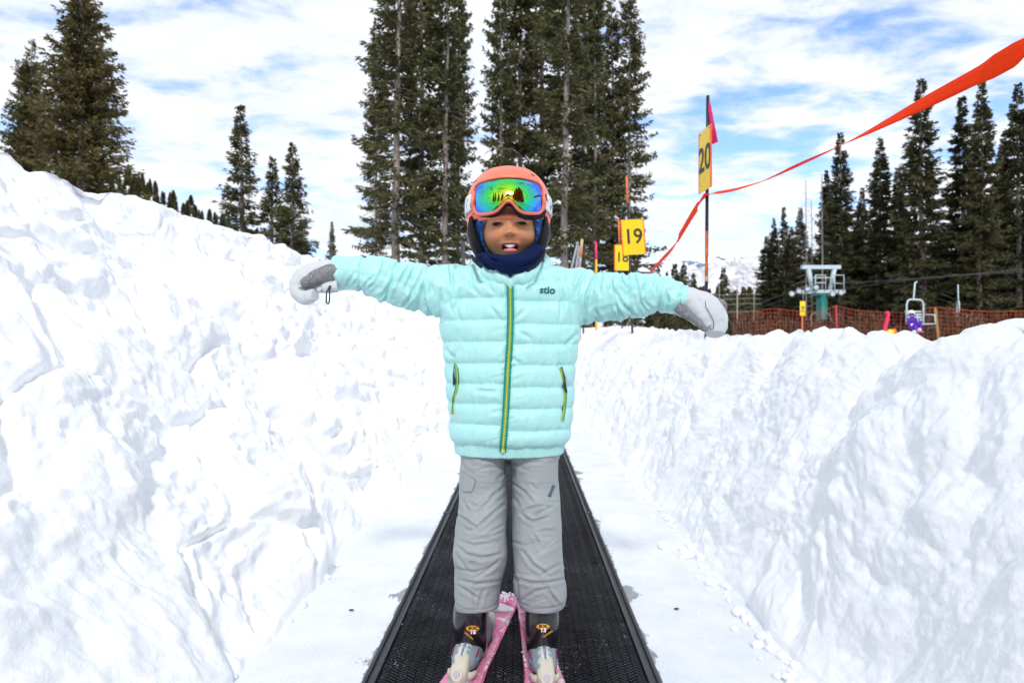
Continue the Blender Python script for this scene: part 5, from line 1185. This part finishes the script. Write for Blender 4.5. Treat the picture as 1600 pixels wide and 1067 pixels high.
parts = [(hv, hf), cap(Pm(797, 392, 1.675), Pm(797, 440, 1.67), .034, .036), cap(Pm(797, 440), Pm(797, 560), .070, .068, .8), cap(Pm(797, 560), Pm(797, 670), .068, .066, .85), cap(Pm(745, 440), Pm(850, 440), .042, .042),
         cap(Pm(735, 445), Pm(640, 445, 1.64), .034, .027), cap(Pm(640, 445, 1.64), Pm(540, 428, 1.63), .024, .015), cap(Pm(858, 450), Pm(960, 462, 1.64), .034, .027), cap(Pm(960, 462, 1.64), Pm(1062, 471, 1.61), .024, .015),
         cap(Pm(760, 690), Pm(755, 850, 1.60), .044, .036), cap(Pm(755, 850, 1.60), Pm(742, 980, 1.585), .036, .024), cap(Pm(834, 690), Pm(838, 850, 1.60), .044, .036), cap(Pm(838, 850, 1.60), Pm(846, 975, 1.575), .036, .024)]
for (wx, wy, dx, dy, d) in ((530, 428, -1, .35, 1.625), (1072, 473, 1, .6, 1.60)):
    parts.append(cap(Pm(wx, wy, d), Pm(wx + dx * 20, wy + dy * 20, d), .017, .020, .6))
    for k in range(4):
        o_ = (k - 1.5) * .0095; a = Pm(wx + dx * 26, wy + dy * 26, d + o_); b1 = Pm(wx + dx * 46, wy + dy * 46 + 6, d + o_ - .004); c1 = Pm(wx + dx * (43 + 2 * (k in (1, 2))), wy + dy * 46 + 17, d + o_ - .010)
        parts.append(cap(a, b1, .0058, .0052, 1, 10, 10)); parts.append(cap(b1, c1, .0052, .0044, 1, 10, 10))
    parts.append(cap(Pm(wx + dx * 10, wy + dy * 10 + 2, d - .014), Pm(wx + dx * 26, wy + dy * 26 + 3, d - .026), .0070, .005, 1, 10, 10))
BV_, BF_ = remesh(parts, .0018, 1, .4)
def skin():
    t = NT('child_skin'); at = t.n('ShaderNodeAttribute', attribute_name='col'); n = t.noise(70, 4)
    t.set(Base_Color=t.mix(1.0, at.outputs[0], t.ramp(n, [(.3, (.94, .93, .92)), (.7, (1, 1, 1))]), 'MULTIPLY'), Roughness=.42, Specular_IOR_Level=.45, Subsurface_Weight=.35, Subsurface_Scale=.012)
    t.b.inputs['Subsurface Radius'].default_value = (1.0, .35, .2); t.bump(t.noise(900, 2), .08, .001); return t.m
body = mesh('body', BV_, BF_, skin(), child)
u, v = projpx(BV_.astype(float)); C = np.tile(np.array([0.66, 0.305, 0.150]), (len(u), 1)); fr = BV_[:, 1] < HY0 - .03
def blend(m, col):
    global C
    m = np.clip(m, 0, 1)[:, None] * fr[:, None]; C = C * (1 - m) + np.array(col) * m
gg = lambda cx, cy_, sx, sy: np.exp(-(((u - cx) / sx) ** 2 + ((v - cy_) / sy) ** 2))
blend(.45 * (gg(773, 370, 12, 9) + gg(820, 369, 12, 9)), (.72, .27, .16)); blend(.5 * gg(796.5, 363, 6, 5), (.74, .34, .19))
q = np.sqrt(((u - 797) / 14.6) ** 2 + ((v - 388.6 + 2.6 * ((u - 797) / 13.) ** 2) / 9.2) ** 2); blend(sstep(-q, -1.10, -.95), (.52, .13, .12))
q2 = np.sqrt(((u - 797) / 12.8) ** 2 + ((v - 388.4 + 2.6 * ((u - 797) / 13.) ** 2) / 7.2) ** 2); blend(sstep(-q2, -1.02, -.9), (.10, .018, .018))
blend(.75 * gg(777, 339.5, 11, 1.6) + .75 * gg(816, 338.5, 11, 1.6), (.07, .035, .022))
blend(sstep(-np.sqrt(((u - 793) / 2.0) ** 2 + ((v - 369) / 1.1) ** 2), -1.1, -.7) + sstep(-np.sqrt(((u - 800.2) / 2.0) ** 2 + ((v - 368.6) / 1.1) ** 2), -1.1, -.7), (.24, .09, .05))
colattr(body, C)
BT = BVHTree.FromPolygons([tuple(x) for x in BV_], [tuple(f) for f in BF_])
eye = plain('eye_dark', (.010, .006, .004), .3, 0, .25, .1); lid = plain('lash', (.02, .012, .01), .5)
for cx, cy_, r in ((777.3, 350.2, R(3)), (814.6, 349.2, R(-2))):
    c = onto_px(BT, cx, cy_, -.0010); b = MB(); b.ell(c, (.0120, .0036, .0037), 24, 14, Matrix.Rotation(-r, 3, 'Y')); e = b.build('eye', eye, body, True)
    b = MB(); b.path([onto_px(BT, cx + dx, cy_ - 2.1 + dx * math.tan(r) + .036 * dx * dx, .0012) for dx in np.linspace(-8.6, 8.6, 11)], [.0004, .001, .0014, .0017, .0017, .0017, .0017, .0017, .0014, .001, .0004], 6); b.build('lashes', lid, body, True)
md = onto_px(BT, 797, 378.4).y
tooth = plain('teeth', (.82, .80, .74), .25, 0, .6, .03); tong = plain('tongue', (.72, .19, .20), .4, 0, .6, .1)
b = MB()
for k in range(8):
    w_ = (5.0, 4.6, 3.8, 3.2)[abs(k - 3.5).__int__()] ; x = 797 + (k - 3.5) * 2.9; c = W(x, 384.9 - .040 * (x - 797) ** 2, md + .0045 + .00008 * (x - 797) ** 2)
    b.ell(c, (w_ * .00046, .0018, .0043 if abs(k - 3.5) < 1 else .0036), 10, 8)
b.build('teeth', tooth, body, True)
b = MB(); c = W(797.2, 392.2, md + .0135); b.ell(c, (.0168, .012, .0070), 22, 14); b.build('tongue', tong, body, True)
# blue patterned hood liner, only round the face
lv, lf, ly = head_pts(1.045, 160, 220, False); lu, lvv = projpx(lv)
fc = lf.mean(1)
fu, fv = lu[lf].mean(1), lvv[lf].mean(1); fy = lv[lf][:, :, 1].mean(1)
keep = ~((fy < HY0) & ((((fu - 796) / 40.5) ** 2 + (np.maximum(0, fv - 368) / 40.0) ** 2 + (np.minimum(0, fv - 368) / 60.) ** 2) < 1)); keep &= (fv > 318)
t = NT('liner_blue'); vv = t.noise(55, 5, .75, None, 1.5); t.set(Base_Color=t.ramp(vv, [(.44, (.006, .032, .115)), (.52, (.01, .075, .28)), (.60, (.03, .20, .52)), (.68, (.30, .52, .80))]), Roughness=.85)
lo = mesh('hood_liner', lv, [tuple(f) for f in lf[keep]], t.m, child); s = lo.modifiers.new('s', 'SOLIDIFY'); s.thickness = .004; s.offset = 1
# neck gaiter -------------------------------------------------------------
def gaiter():
    n, m = 260, 60; th = np.linspace(0, 2 * np.pi, n, endpoint=False); V = np.zeros((m, n, 3))
    a = np.arctan2(np.cos(th), -np.sin(th)) # 0 front, + right
    px_ = 797 + 56 * np.sin(a)
    fr = np.cos(a)
    topF = np.interp(px_, [741, 752, 765, 780, 797, 812, 826, 840, 853], [391, 392, 397, 399.5, 400, 397, 391, 381, 374]); top = np.where(fr > 0, topF, np.interp(np.sin(a), [-1, 1], [390, 374]))
    bot = np.where(fr > 0, np.interp(px_, [741, 765, 797, 830, 853], [414, 425, 432, 426, 416]), 405)
    for j in range(m):
        t = j / (m - 1); y = top + (bot - top) * t
        A = .0790 + .010 * math.sin(math.pi * min(1, t * 1.15)) - .012 * t - .010 * (1 - sstep(t, 0, .12)); B = .100 + .022 * math.sin(math.pi * t ** .8) - .012 * (1 - sstep(t, 0, .12)) - .004 * t
        P = np.stack([-.0045 + A * np.sin(a), HY0 - B * np.cos(a) * np.where(fr > 0, 1.0, .9), ZY(y, 1.58)], -1)
        N = np.stack([np.sin(a), -np.cos(a), 0 * a], -1); ppx, ppy = projpx(P)
        D = creases(ppx, ppy, [(.006, [(756, 397), (768, 406), (782, 410)]), (.006, [(752, 404), (765, 416), (780, 424)]), (.006, [(810, 417), (828, 411), (845, 400)]), (.004, [(820, 423), (840, 414), (852, 405)])], 2.6) * (fr > 0)
        D = D + .0015 * fbm(P * 28, 2, 4); V[j] = P + N * D[:, None]
    o = mesh('neck_gaiter', V.reshape(-1, 3), grid_faces(m, n, True)[:, ::-1], NAVY, child); s = o.modifiers.new('s', 'SOLIDIFY'); s.thickness = .003; s.offset = -1
gaiter()
# helmet --------------------------------------------------------------------
t = NT('helmet_coral'); t.set(Base_Color=t.ramp(t.noise(3), [(.3, (.90, .185, .10)), (.7, (.92, .20, .11))]), Roughness=.38, Specular_IOR_Level=.5, Coat_Weight=.25, Coat_Roughness=.15); CORAL = t.m
HMX, HMY, HMZ = W(794.5, 320, DB).x, DB + .018, ZY(322, 1.65)
def helmet():
    nu, nv = 110, 240; V = np.zeros((nu, nv, 3)); th = np.linspace(0, 2 * np.pi, nv, endpoint=False)
    fr = -np.sin(th); sd = np.abs(np.cos(th))
    lowrow = np.where(fr > .3, 336.0, np.where(fr > -.2, 347.0, 372.0)); lowrow = np.interp(fr, [-1, -.3, 0, .25, .55, .8, 1], [378, 370, 352, 347, 341, 338, 337])
    zlow = ZY(lowrow, 1.60)
    for i in range(nu):
        t = i / (nu - 1); ph = (1 - t) * np.pi / 2                                  # from pole down to the rim
        zt = HMZ + .1005 * math.sin(ph) if ph > 0 else HMZ
        # parameter past the equator runs straight down to the rim
        eq = .62
        if t < eq: p = t / eq * np.pi / 2; r = np.sin(p) ** .97; z = HMZ + .1005 * np.cos(p) + 0 * th
        else: q = (t - eq) / (1 - eq); r = 1 - .03 * q * q; z = HMZ + (zlow - HMZ) * q
        A = .1010 * (1 + 0 * th); B = np.where(np.sin(th) < 0, .112, .118)
        V[i] = np.stack([HMX + A * r * np.cos(th), HMY + B * r * np.sin(th), z], -1)
        # ridge lines of the shell: a soft flat band over the brow
        P = V[i]; N = P - np.array([HMX, HMY, HMZ]); N /= np.maximum(np.linalg.norm(N, axis=1, keepdims=True), 1e-6)
        band = sstep(t, .20, .225) * (1 - sstep(t, .86, .9)); V[i] += N * (.0030 * band * sstep(fr, -.4, .2))[:, None]
    o = mesh('helmet', V.reshape(-1, 3), grid_faces(nu, nv, True)[:, ::-1], CORAL, child); s = o.modifiers.new('s', 'SOLIDIFY'); s.thickness = .006; s.offset = -1
    return o
helmet = helmet()
sbm = helmet.data; HVv = [v_.co.copy() for v_ in sbm.vertices]; HT = BVHTree.FromPolygons(HVv, [tuple(p.vertices) for p in sbm.polygons])
# short brim under the goggles with two side points
b = MB()
n = 60; V = []
for i in range(n):
    a = -1.18 + 2.36 * i / (n - 1); sx = math.sin(a); c_ = math.cos(a); e = abs(a) / 1.18
    yt = 333 + 3 * e * e; yb = 341.5 - .5 * (sx > 0) * sx + 2.5 * e * e - (0 if e < .85 else 0); 
    if e > .86: yb += 10 * ((e - .86) / .14)
    for (rr, row) in ((1.0, yt), (1.035 + .03 * c_, yt + 1), (1.04 + .035 * c_, yb - 1), (1.02 + .03 * c_, yb), (.96, yb - .5)):
        V.append((HMX + .1015 * rr * sx, HMY - .114 * rr * c_, ZY(row, 1.56 if e < .6 else 1.60)))
V = np.array(V); F = grid_faces(n, 5); F = np.vstack([F, np.stack([np.arange(n - 1) * 5 + 4, (np.arange(n - 1) + 1) * 5 + 4, (np.arange(n - 1) + 1) * 5, np.arange(n - 1) * 5], -1)])
br = mesh('brim', V, F, CORAL, helmet)
EARB = plain('ear_pad_black', (.012, .012, .016), .75, 0, .3, .3, 60, .1); 
for sx in (-1, 1):
    T = tube([Vector((HMX + sx * .086, HMY - .02, ZY(344, 1.65))), Vector((HMX + sx * .086, HMY - .02, ZY(357, 1.65))), Vector((HMX + sx * .081, HMY - .028, ZY(375, 1.64))), Vector((HMX + sx * .070, HMY - .038, ZY(394, 1.63))), Vector((HMX + sx * .060, HMY - .044, ZY(404, 1.62)))], [.010, .013, .014, .012, .004], [.058, .060, .056, .038, .012], 70, 50)
    mesh('ear_pad', T[0], T[1], EARB, helmet)
    T = tube([Vector((HMX + sx * .0925, HMY - .008, ZY(350, 1.65))), Vector((HMX + sx * .0925, HMY - .01, ZY(368, 1.65))), Vector((HMX + sx * .084, HMY - .018, ZY(386, 1.65)))], [.006, .010, .006], [.030, .036, .022], 40, 30)
    mesh('ear_shell', T[0], T[1], plain('ear_shell', (.022, .021, .028), .4), helmet)
for (x0, y0, x1, y1) in ((740, 286, 744.5, 282), (830, 272.5, 835, 275.5)):
    b = MB(); b.path([onto_px(HT, x0, y0, .0002), onto_px(HT, x1, y1, .0002)], .0016, 8); b.build('vent', plain('vent_dark', (.08, .02, .015), .8), helmet, True)
# chin strap
b = MB(); b.path([W(*q) for q in ((737, 400, 1.60), (742, 408, 1.56), (752, 417, 1.53))], .004, 8); b.build('chin_strap', EARB, helmet, True)
b = MB(); b.path([W(*q) for q in ((852, 392, 1.60), (846, 405, 1.555), (836, 417, 1.53), (824, 424, 1.515))], .0028, 8); b.build('chin_strap', EARB, helmet, True)
# goggles -------------------------------------------------------------------
def gdepth(px, py):
    u_ = (px - 794.5) / 54.0; return 1.525 + .020 * (np.abs(u_) ** 2.2) + .030 * (np.abs(u_) ** 4) + .00018 * (305 - py) + .012 * ((py - 308) / 30.) ** 2
LENS = [(742.0, 306), (744, 293), (750, 287.5), (764, 283), (780, 280), (795, 279), (812, 280), (828, 283), (840, 287.5), (845, 296), (846.5, 312), (846, 326), (842, 331), (832, 331.5), (820, 331), (812, 327), (805, 318), (800, 313), (794, 312), (788, 313.5), (782, 320), (776, 327), (768, 331), (755, 333), (746, 332), (742.5, 324)]
def smooth_closed(pl, n=220):
    P = np.array(pl + pl[:1]); L = np.r_[0, np.cumsum(np.hypot(*np.diff(P, axis=0).T))]; s = np.linspace(0, L[-1], n, endpoint=False); Q = np.stack([np.interp(s, L, P[:, k]) for k in (0, 1)], -1)
    for _ in range(5): Q = (np.roll(Q, 1, 0) + Q * 2 + np.roll(Q, -1, 0)) / 4
    return Q
Q = smooth_closed(LENS); ctr = np.array([794.5, 300.0]); V = []; n = 26
for i in range(n + 1):
    for q in Q:
        p = ctr + (q - ctr) * i / n; V.append(W(p[0], p[1], float(gdepth(p[0], p[1])) - .006 * (1 - (i / n) ** 4)))
gog = None
t = NT('goggle_lens'); lw = t.n('ShaderNodeLayerWeight', {'Blend': .5}); tcn = t.n('ShaderNodeTexCoord'); sx_ = t.n('ShaderNodeSeparateXYZ', {0: tcn.outputs['Object']})
ez = t.math('MULTIPLY', t.math('SUBTRACT', sx_.outputs[2], ZY(306, 1.53)), 10.0)
ex_ = t.math('MULTIPLY', t.math('ABSOLUTE', t.math('SUBTRACT', sx_.outputs[0], W(792, 300, 1.53).x)), 13.0)
f = t.math('ADD', t.math('MULTIPLY', t.math('POWER', ex_, 1.7), .95), t.math('ABSOLUTE', t.math('MULTIPLY', ez, 1.15)))
rc = t.ramp(f, [(.05, (1.0, .95, .10)), (.17, (.45, .95, .03)), (.36, (.02, .82, .10)), (.62, (.0, .62, .40)), (.88, (.01, .44, .88)), (.99, (.02, .20, .95))])
t.set(Base_Color=rc, Metallic=1.0, Roughness=.03); LENSM = t.m
df = t.n('ShaderNodeBsdfDiffuse', {'Color': (.55, .004, .004, 1)}); msr = t.n('ShaderNodeMixShader', {0: .08}); t.t.links.new(t.b.outputs[0], msr.inputs[1]); t.t.links.new(df.outputs[0], msr.inputs[2]); t.t.links.new(msr.outputs[0], t.t.nodes['Material Output'].inputs[0])
fo = MB(); 
# frame: rounded bar following the lens outline
nf = len(Q); FV = []; m = 14
for i, q in enumerate(Q):
    tg = Q[(i + 1) % nf] - Q[i - 1]; tg /= np.linalg.norm(tg); nrm = np.array([tg[1], -tg[0]]);
    if np.dot(nrm, q - ctr) < 0 and not (775 < q[0] < 813 and q[1] > 310): nrm = -nrm
    if (775 < q[0] < 813 and q[1] > 310): nrm = np.array([tg[1], -tg[0]]); nrm = nrm if nrm[1] > 0 else -nrm
    up = q[1] < 292
    wpx = 2.6; cpt = q + nrm * 2.3; d_ = float(gdepth(*cpt))
    c = W(cpt[0], cpt[1], d_ + .002); o = np.array([nrm[0], 0, -nrm[1]])
    for k in range(m):
        a = 2 * math.pi * k / m; FV.append(np.array(c) + o * math.cos(a) * wpx * 1.53 / FPX + np.array([0, 1, 0]) * (math.sin(a) * .007 + .002))
FF = [(i * m + k, ((i + 1) % nf) * m + k, ((i + 1) % nf) * m + (k + 1) % m, i * m + (k + 1) % m) for i in range(nf) for k in range(m)]
gog = mesh('goggles', FV, FF, CORAL, child)
M_ = len(Q); F = []
for i in range(n):
    for j in range(M_): a = i * M_ + j; b_ = i * M_ + (j + 1) % M_; F.append((a, b_, b_ + M_, a + M_))
mesh('lens', V, F, LENSM, gog)
foam = plain('goggle_foam', (.016, .016, .022), .9, 0, .2, .3, 80)
b = MB(); pl = [(752, 337), (768, 337.5), (778, 334), (784, 328), (789, 321.5), (794.5, 319.5), (800, 321.5), (806, 329), (812, 335), (822, 338.5), (836, 339), (848, 336), (851, 330)]
b.path([W(x, y, float(gdepth(x, y)) + .010) for x, y in pl], [.0035, .0045, .0055, .005, .0045, .0045, .0045, .0055, .0075, .0080, .0080, .007, .004], 10); b.build('foam', foam, gog, True)
# solid skirt between frame and helmet
SV = []
for q in Q:
    tg = q - ctr; p0 = ctr + tg * 1.02; d_ = float(gdepth(*p0)); SV += [W(p0[0], p0[1], d_ + .004), W(ctr[0] + tg[0] * .99, ctr[1] + tg[1] * 1.0, d_ + .045)]
SF = [(2 * i, 2 * ((i + 1) % nf), 2 * ((i + 1) % nf) + 1, 2 * i + 1) for i in range(nf)]
mesh('skirt', SV, SF, foam, gog)
st = NT('strap_white'); vv = st.noise(40, 2, .5, st.obj((1, 1, 1))); st.set(Base_Color=st.ramp(vv, [(.36, (.03, .03, .05)), (.40, (.78, .79, .82)), (.60, (.80, .81, .84)), (.64, (.12, .45, .72)), (.70, (.8, .81, .84))]), Roughness=.6)
for sx in (-1, 1):
    V = []; n = 50
    for i in range(n):
        a = .98 + (math.pi - .98) * i / (n - 1); w_ = .0185 + .002 * math.sin(i * .3)
        zc = ZY(np.interp(a, [.98, 1.5, 3.14], [317, 320, 330]), 1.62)
        for k in np.linspace(-1, 1, 6):
            V.append((HMX + sx * (.1055 + .001 * (1 - k * k)) * math.sin(a), HMY - (.118 if a < 1.57 else .124) * math.cos(a), zc + w_ * k))
    o = mesh('strap', V, grid_faces(n, 6), st.m, gog); s = o.modifiers.new('s', 'SOLIDIFY'); s.thickness = .0022; s.offset = 0
# outriggers joining frame to strap
for sx, (x0, x1) in ((-1, (742, 733)), (1, (847, 856))):
    b = MB(); b.path([W(x0, 300, float(gdepth(x0, 300)) + .004), W((x0 + x1) / 2, 318, 1.575), W(x0, 330, float(gdepth(x0, 330)) + .006)], .0045, 8); b.build('outrigger', CORAL, gog, True)
# boots ---------------------------------------------------------------------
BKB = plain('boot_black', (.012, .013, .017), .22, 0, .6, .15, 20, 0, 0, .4); BGR = plain('boot_grey', (.24, .27, .31), .35, 0, .5, .08, 20); CRM = plain('toe_cream', (.62, .57, .46), .4, 0, .5, .06, 20); AMB = plain('emblem_amber', (.78, .36, .03), .5); EW = plain('emblem_white', (.82, .82, .8), .5)
BLU = plain('mark_blue', (.07, .42, .58), .5); RED = plain('mark_crimson', (.35, .02, .10), .5); MET = plain('screw_metal', (.42, .44, .45), .6, .4); STK = plain('sticker_white', (.74, .78, .82), .4)
def boot(cx, cyy, yaw, num, mirror, shank, lab, bl):
    root_c = Vector((cx, cyy, 0)); M = Matrix.Rotation(yaw, 3, 'Z')
    T = lambda x, y, z: root_c + M @ Vector((x, y, z))          # y negative = toe
    lo_ = tube([T(0, .115, .064), T(0, .09, .068), T(0, .03, .058), T(0, -.03, .054), T(0, -.055, .049), T(0, -.080, .043), T(0, -.092, .041)], [.012, .030, .031, .0310, .0295, .021, .008], [.014, .030, .030, .028, .024, .015, .008], 90, 60, (0, 0, 1), None, 2.4)
    s0, s1 = shank
    cu_ = tube([T(0, .030, .040), T(0, .000, .072)] + [T(*s0)] + [T(*s1)], [.030, .036, .039, .038], [.034, .040, .042, .040], 90, 64, (0, 1, 0), None, 2.2)
    o = mesh('boot', cu_[0], cu_[1], BKB, child); o['label'] = lab
    lw_ = mesh('lower_shell', lo_[0], lo_[1], BGR, o)
    b = MB(); b.box(T(0, .008, .033), (.050, .20, .012), M); sl = b.build('sole', plain('sole_dark', (.03, .03, .035), .7), o)
    bv = BVHTree.FromPolygons([tuple(q_) for q_ in cu_[0]], cu_[1]); 
    ex, ey = bl
    pe = [(ex + 10.5 * math.cos(a), ey - 3.5 + 4.6 * math.sin(a)) for a in np.linspace(0, 6.283, 25)[:-1]]
    patch(bv, pe, AMB, 'emblem', o, .0012, 3)
    conform_text('RX', (ex, ey - 3.7), .0105, 0, bv, BLK, 'lettering', o, .0004, 1.35, .0026, 1.53); conform_text(num, (ex + .5, ey + 2.2), .0125, R(-3), bv, EW, 'lettering', o, .0006, 1.1, .0036, 1.53)
    conform_text('SPECTRA' if mirror < 0 else 'ANTEMIS', (ex - 6 if mirror < 0 else ex + 8, ey + 8), .0052, R(-40 if mirror < 0 else 34), bv, AMB, 'lettering', o, .0001, 1.2, .0016, 1.53)
    bl_ = BVHTree.FromPolygons([tuple(q_) for q_ in lo_[0]], lo_[1])
    return o, T, M, bl_
bL, TLf, ML, blL = boot(-.094, 1.575, R(-11.5), '18', -1, ((0, -.012, .105), (.006, -.006, .185)), 'ski boot with black cuff on the leg at the left of the photo', (738.5, 985))
bR, TRf, MR, blR = boot(.0675, 1.560, R(2.9), '13', 1, ((0, -.014, .105), (-.002, -.006, .185)), 'ski boot with black cuff on the leg at the right of the photo', (848.5, 982))
for o, T, M in ((bL, TLf, ML), (bR, TRf, MR)):
    for sx in (-1, 1):
        b = MB(); b.box(T(sx * .0285, -.050, .064), (.002, .024, .004), M @ Matrix.Rotation(R(20), 3, 'X')); b.build('mark', RED, o)
        b = MB(); b.ell(T(sx * .0298, -.052, .052), (.002, .008, .006), 12, 8, M); b.build('mark', BLU, o, True)
def ski(T, M, lab, mlab, side):
    c = T(0, 0, 0); root = empty('ski', (c.x, c.y, 0)); tag(root, lab, 'ski', "pink skis on the child's boots")
    V = []; ys = np.linspace(-.52, .455, 60)
    for y in ys:
        w_ = np.interp(y, [-.52, -.50, -.44, -.2, -.08, 0, .3, .43, .455], [.008, .024, .050, .048, .0455, .040, .033, .033, .024]); zz_ = .004 + .045 * max(0, (-y - .40) / .12) ** 2
        for (sx, sz) in ((-1, 0), (-1, .008), (-.86, .0115), (.86, .0115), (1, .008), (1, 0)): V.append(T(sx * w_, y, zz_ + sz + .002))
    F = [tuple(f) for f in grid_faces(60, 6)] + [(5 + i * 6, 11 + i * 6, 6 + i * 6, i * 6) for i in range(59)] + [tuple(range(6))[::-1], tuple(range(354, 360))]
    t = NT('ski_pink'); me = None
    vor = t.n('ShaderNodeTexVoronoi', {'Vector': t.obj((1, 1, 1)), 'Scale': 21.0 + side}, feature='F1'); vc = t.n('ShaderNodeSeparateColor', {0: vor.outputs['Color']})
    col = t.ramp(vc.outputs[0], [(.0, (.80, .20, .38)), (.52, (.72, .66, .60)), (.66, (.80, .25, .42)), (.80, (.68, .01, .07)), (.90, (.70, .06, .30))], True)
    ed = t.n('ShaderNodeTexVoronoi', {'Vector': t.obj((1, 1, 1)), 'Scale': 21.0 + side}, feature='DISTANCE_TO_EDGE')
    lne = t.n('ShaderNodeMapRange', {'Value': ed.outputs[0], 'From Min': .006, 'From Max': .014}).outputs[0]
    col = t.mix(lne, (.10, .03, .08), col)
    sp = t.n('ShaderNodeSeparateXYZ', {0: t._o.outputs['Object']}); toe = t.n('ShaderNodeMapRange', {'Value': sp.outputs[1], 'From Min': 1.475, 'From Max': 1.49}).outputs[0]
    t.set(Base_Color=t.mix(toe, (.83, .24, .40), col), Roughness=.3, Coat_Weight=.3)
    mesh('base', V, F, t.m, root)
    # binding: riser plate, toe piece with adjusting knob and sticker, heel piece
    b = MB(); b.box(T(0, -.0, .0195), (.046, .26, .012), M); b.build('riser', plain('binding_grey', (.42, .44, .46), .5), root)
    tp = tube([T(0, -.046, .074), T(0, -.068, .064), T(0, -.092, .046), T(0, -.110, .034), T(0, -.124, .026)], [.0150, .0165, .0195, .0180, .006], [.010, .014, .018, .016, .006], 70, 50, (0, 0, 1), None, 3.0)
    tpo = mesh('toe_piece', tp[0], tp[1], CRM, root)
    bv = BVHTree.FromPolygons([tuple(q_) for q_ in tp[0]], tp[1])
    for sx in (-1, 1):
        w2 = tube([T(sx * .008, -.100, .036), T(sx * .022, -.092, .032), T(sx * .030, -.076, .032)], [.007, .007, .004], [.009, .008, .005], 30, 24, (0, 0, 1)); mesh('wing', w2[0], w2[1], CRM, tpo)
    kb = MB(); a = T(0, -.104, .036); e = T(0, -.122, .046); kb.cyl(a, e, .0140, .0130, 24); kb.build('knob', plain('knob_white', (.58, .54, .49), .5), tpo, False)
    kb = MB(); kb.cyl(T(0, -.122, .046), T(0, -.1235, .0468), .0075, .0070, 18); kb.build('screw', MET, tpo)
    def P2(x, y): # point on top of toe piece
        h = bv.ray_cast(T(x, y, .3), Vector((0, 0, -1))); q_ = h[0] if h[0] else T(x, y, .08); return q_
    def top_patch(poly, mat, name, lift=.0012):
        c_ = np.mean(poly, 0); Vv = [P2(*c_) + Vector((0, -lift * .7, lift))]; m_ = len(poly)
        for r_ in (.5, 1.0):
            for p in poly: Vv.append(P2(c_[0] + (p[0] - c_[0]) * r_, c_[1] + (p[1] - c_[1]) * r_) + Vector((0, -lift * .7, lift)))
        Ff = [(0, 1 + i, 1 + (i + 1) % m_) for i in range(m_)] + [(1 + i, 1 + m_ + i, 1 + m_ + (i + 1) % m_, 1 + (i + 1) % m_) for i in range(m_)]
        mesh(name, Vv, Ff, mat, tpo)
    rr = lambda x, y, a_, b_: [(x + a_ * math.copysign(abs(math.cos(q_)) ** .5, math.cos(q_)), y + b_ * math.copysign(abs(math.sin(q_)) ** .5, math.sin(q_))) for q_ in np.linspace(0, 6.283, 21)[:-1]]
    top_patch(rr(0, -.069, .0065, .019), STK, 'sticker')
    for (x, y) in ((-.012, -.056), (.012, -.060), (-.013, -.076), (.0125, -.074), (-.015, -.096)): top_patch([(x + .0032 * math.cos(q_), y + .0045 * math.sin(q_)) for q_ in np.linspace(0, 6.283, 11)[:-1]], BLU, 'mark')
    Vt, Ft = text_mesh('WINTER', .0095, 0, .0002, 1.0); Vv = [P2(v_[1] * 1.0, -.069 - v_[0] * -1.0) + Vector((0, -.0018, .0022)) for v_ in Vt]; mesh('lettering', Vv, Ft, plain('ink', (.05, .08, .2), .5), tpo, False)
    hp = tube([T(0, .085, .040), T(0, .115, .052), T(0, .150, .055), T(0, .175, .036)], [.018, .024, .024, .014], [.012, .022, .024, .012], 50, 40, (0, 0, 1), None, 3.0); mesh('heel_piece', hp[0], hp[1], CRM, root)
    b = MB(); b.path([T(.026, .20, .020), T(.036, .25, .030), T(.030, .30, .022), T(-.030, .30, .022), T(-.036, .25, .030), T(-.026, .20, .020)], .0022, 8); b.build('brake', MET, root, True)
    # snow caught on it
    rng = random.Random(side + 3); b = MB()
    for k in range(90):
        sx = rng.choice((-1, 1)); y = rng.uniform(-.16, .10); x = sx * rng.uniform(.026, .040) if y > -.12 else rng.uniform(-.035, .035); r = rng.uniform(.0006, .0022)
        b.ell(T(x, y, .016 + r * .3), (r * rng.uniform(1, 2.2), r * rng.uniform(1, 2.6), r * .6), 8, 6)
    for k in range(60): r = rng.uniform(.001, .0034); b.ell(T(rng.uniform(-.03, .03), .43 + rng.gauss(0, .02), .018), (r, r * 1.4, r), 8, 6)
    o = b.build('caught_snow', SNOW, root, True); o['kind'] = 'stuff'
ski(TLf, ML, 'pink flowered ski turned out to the left, its tail showing between the legs', '', 0)
ski(TRf, MR, 'pink flowered ski on the right of the photo, pointing straight at the camera', '', 1)
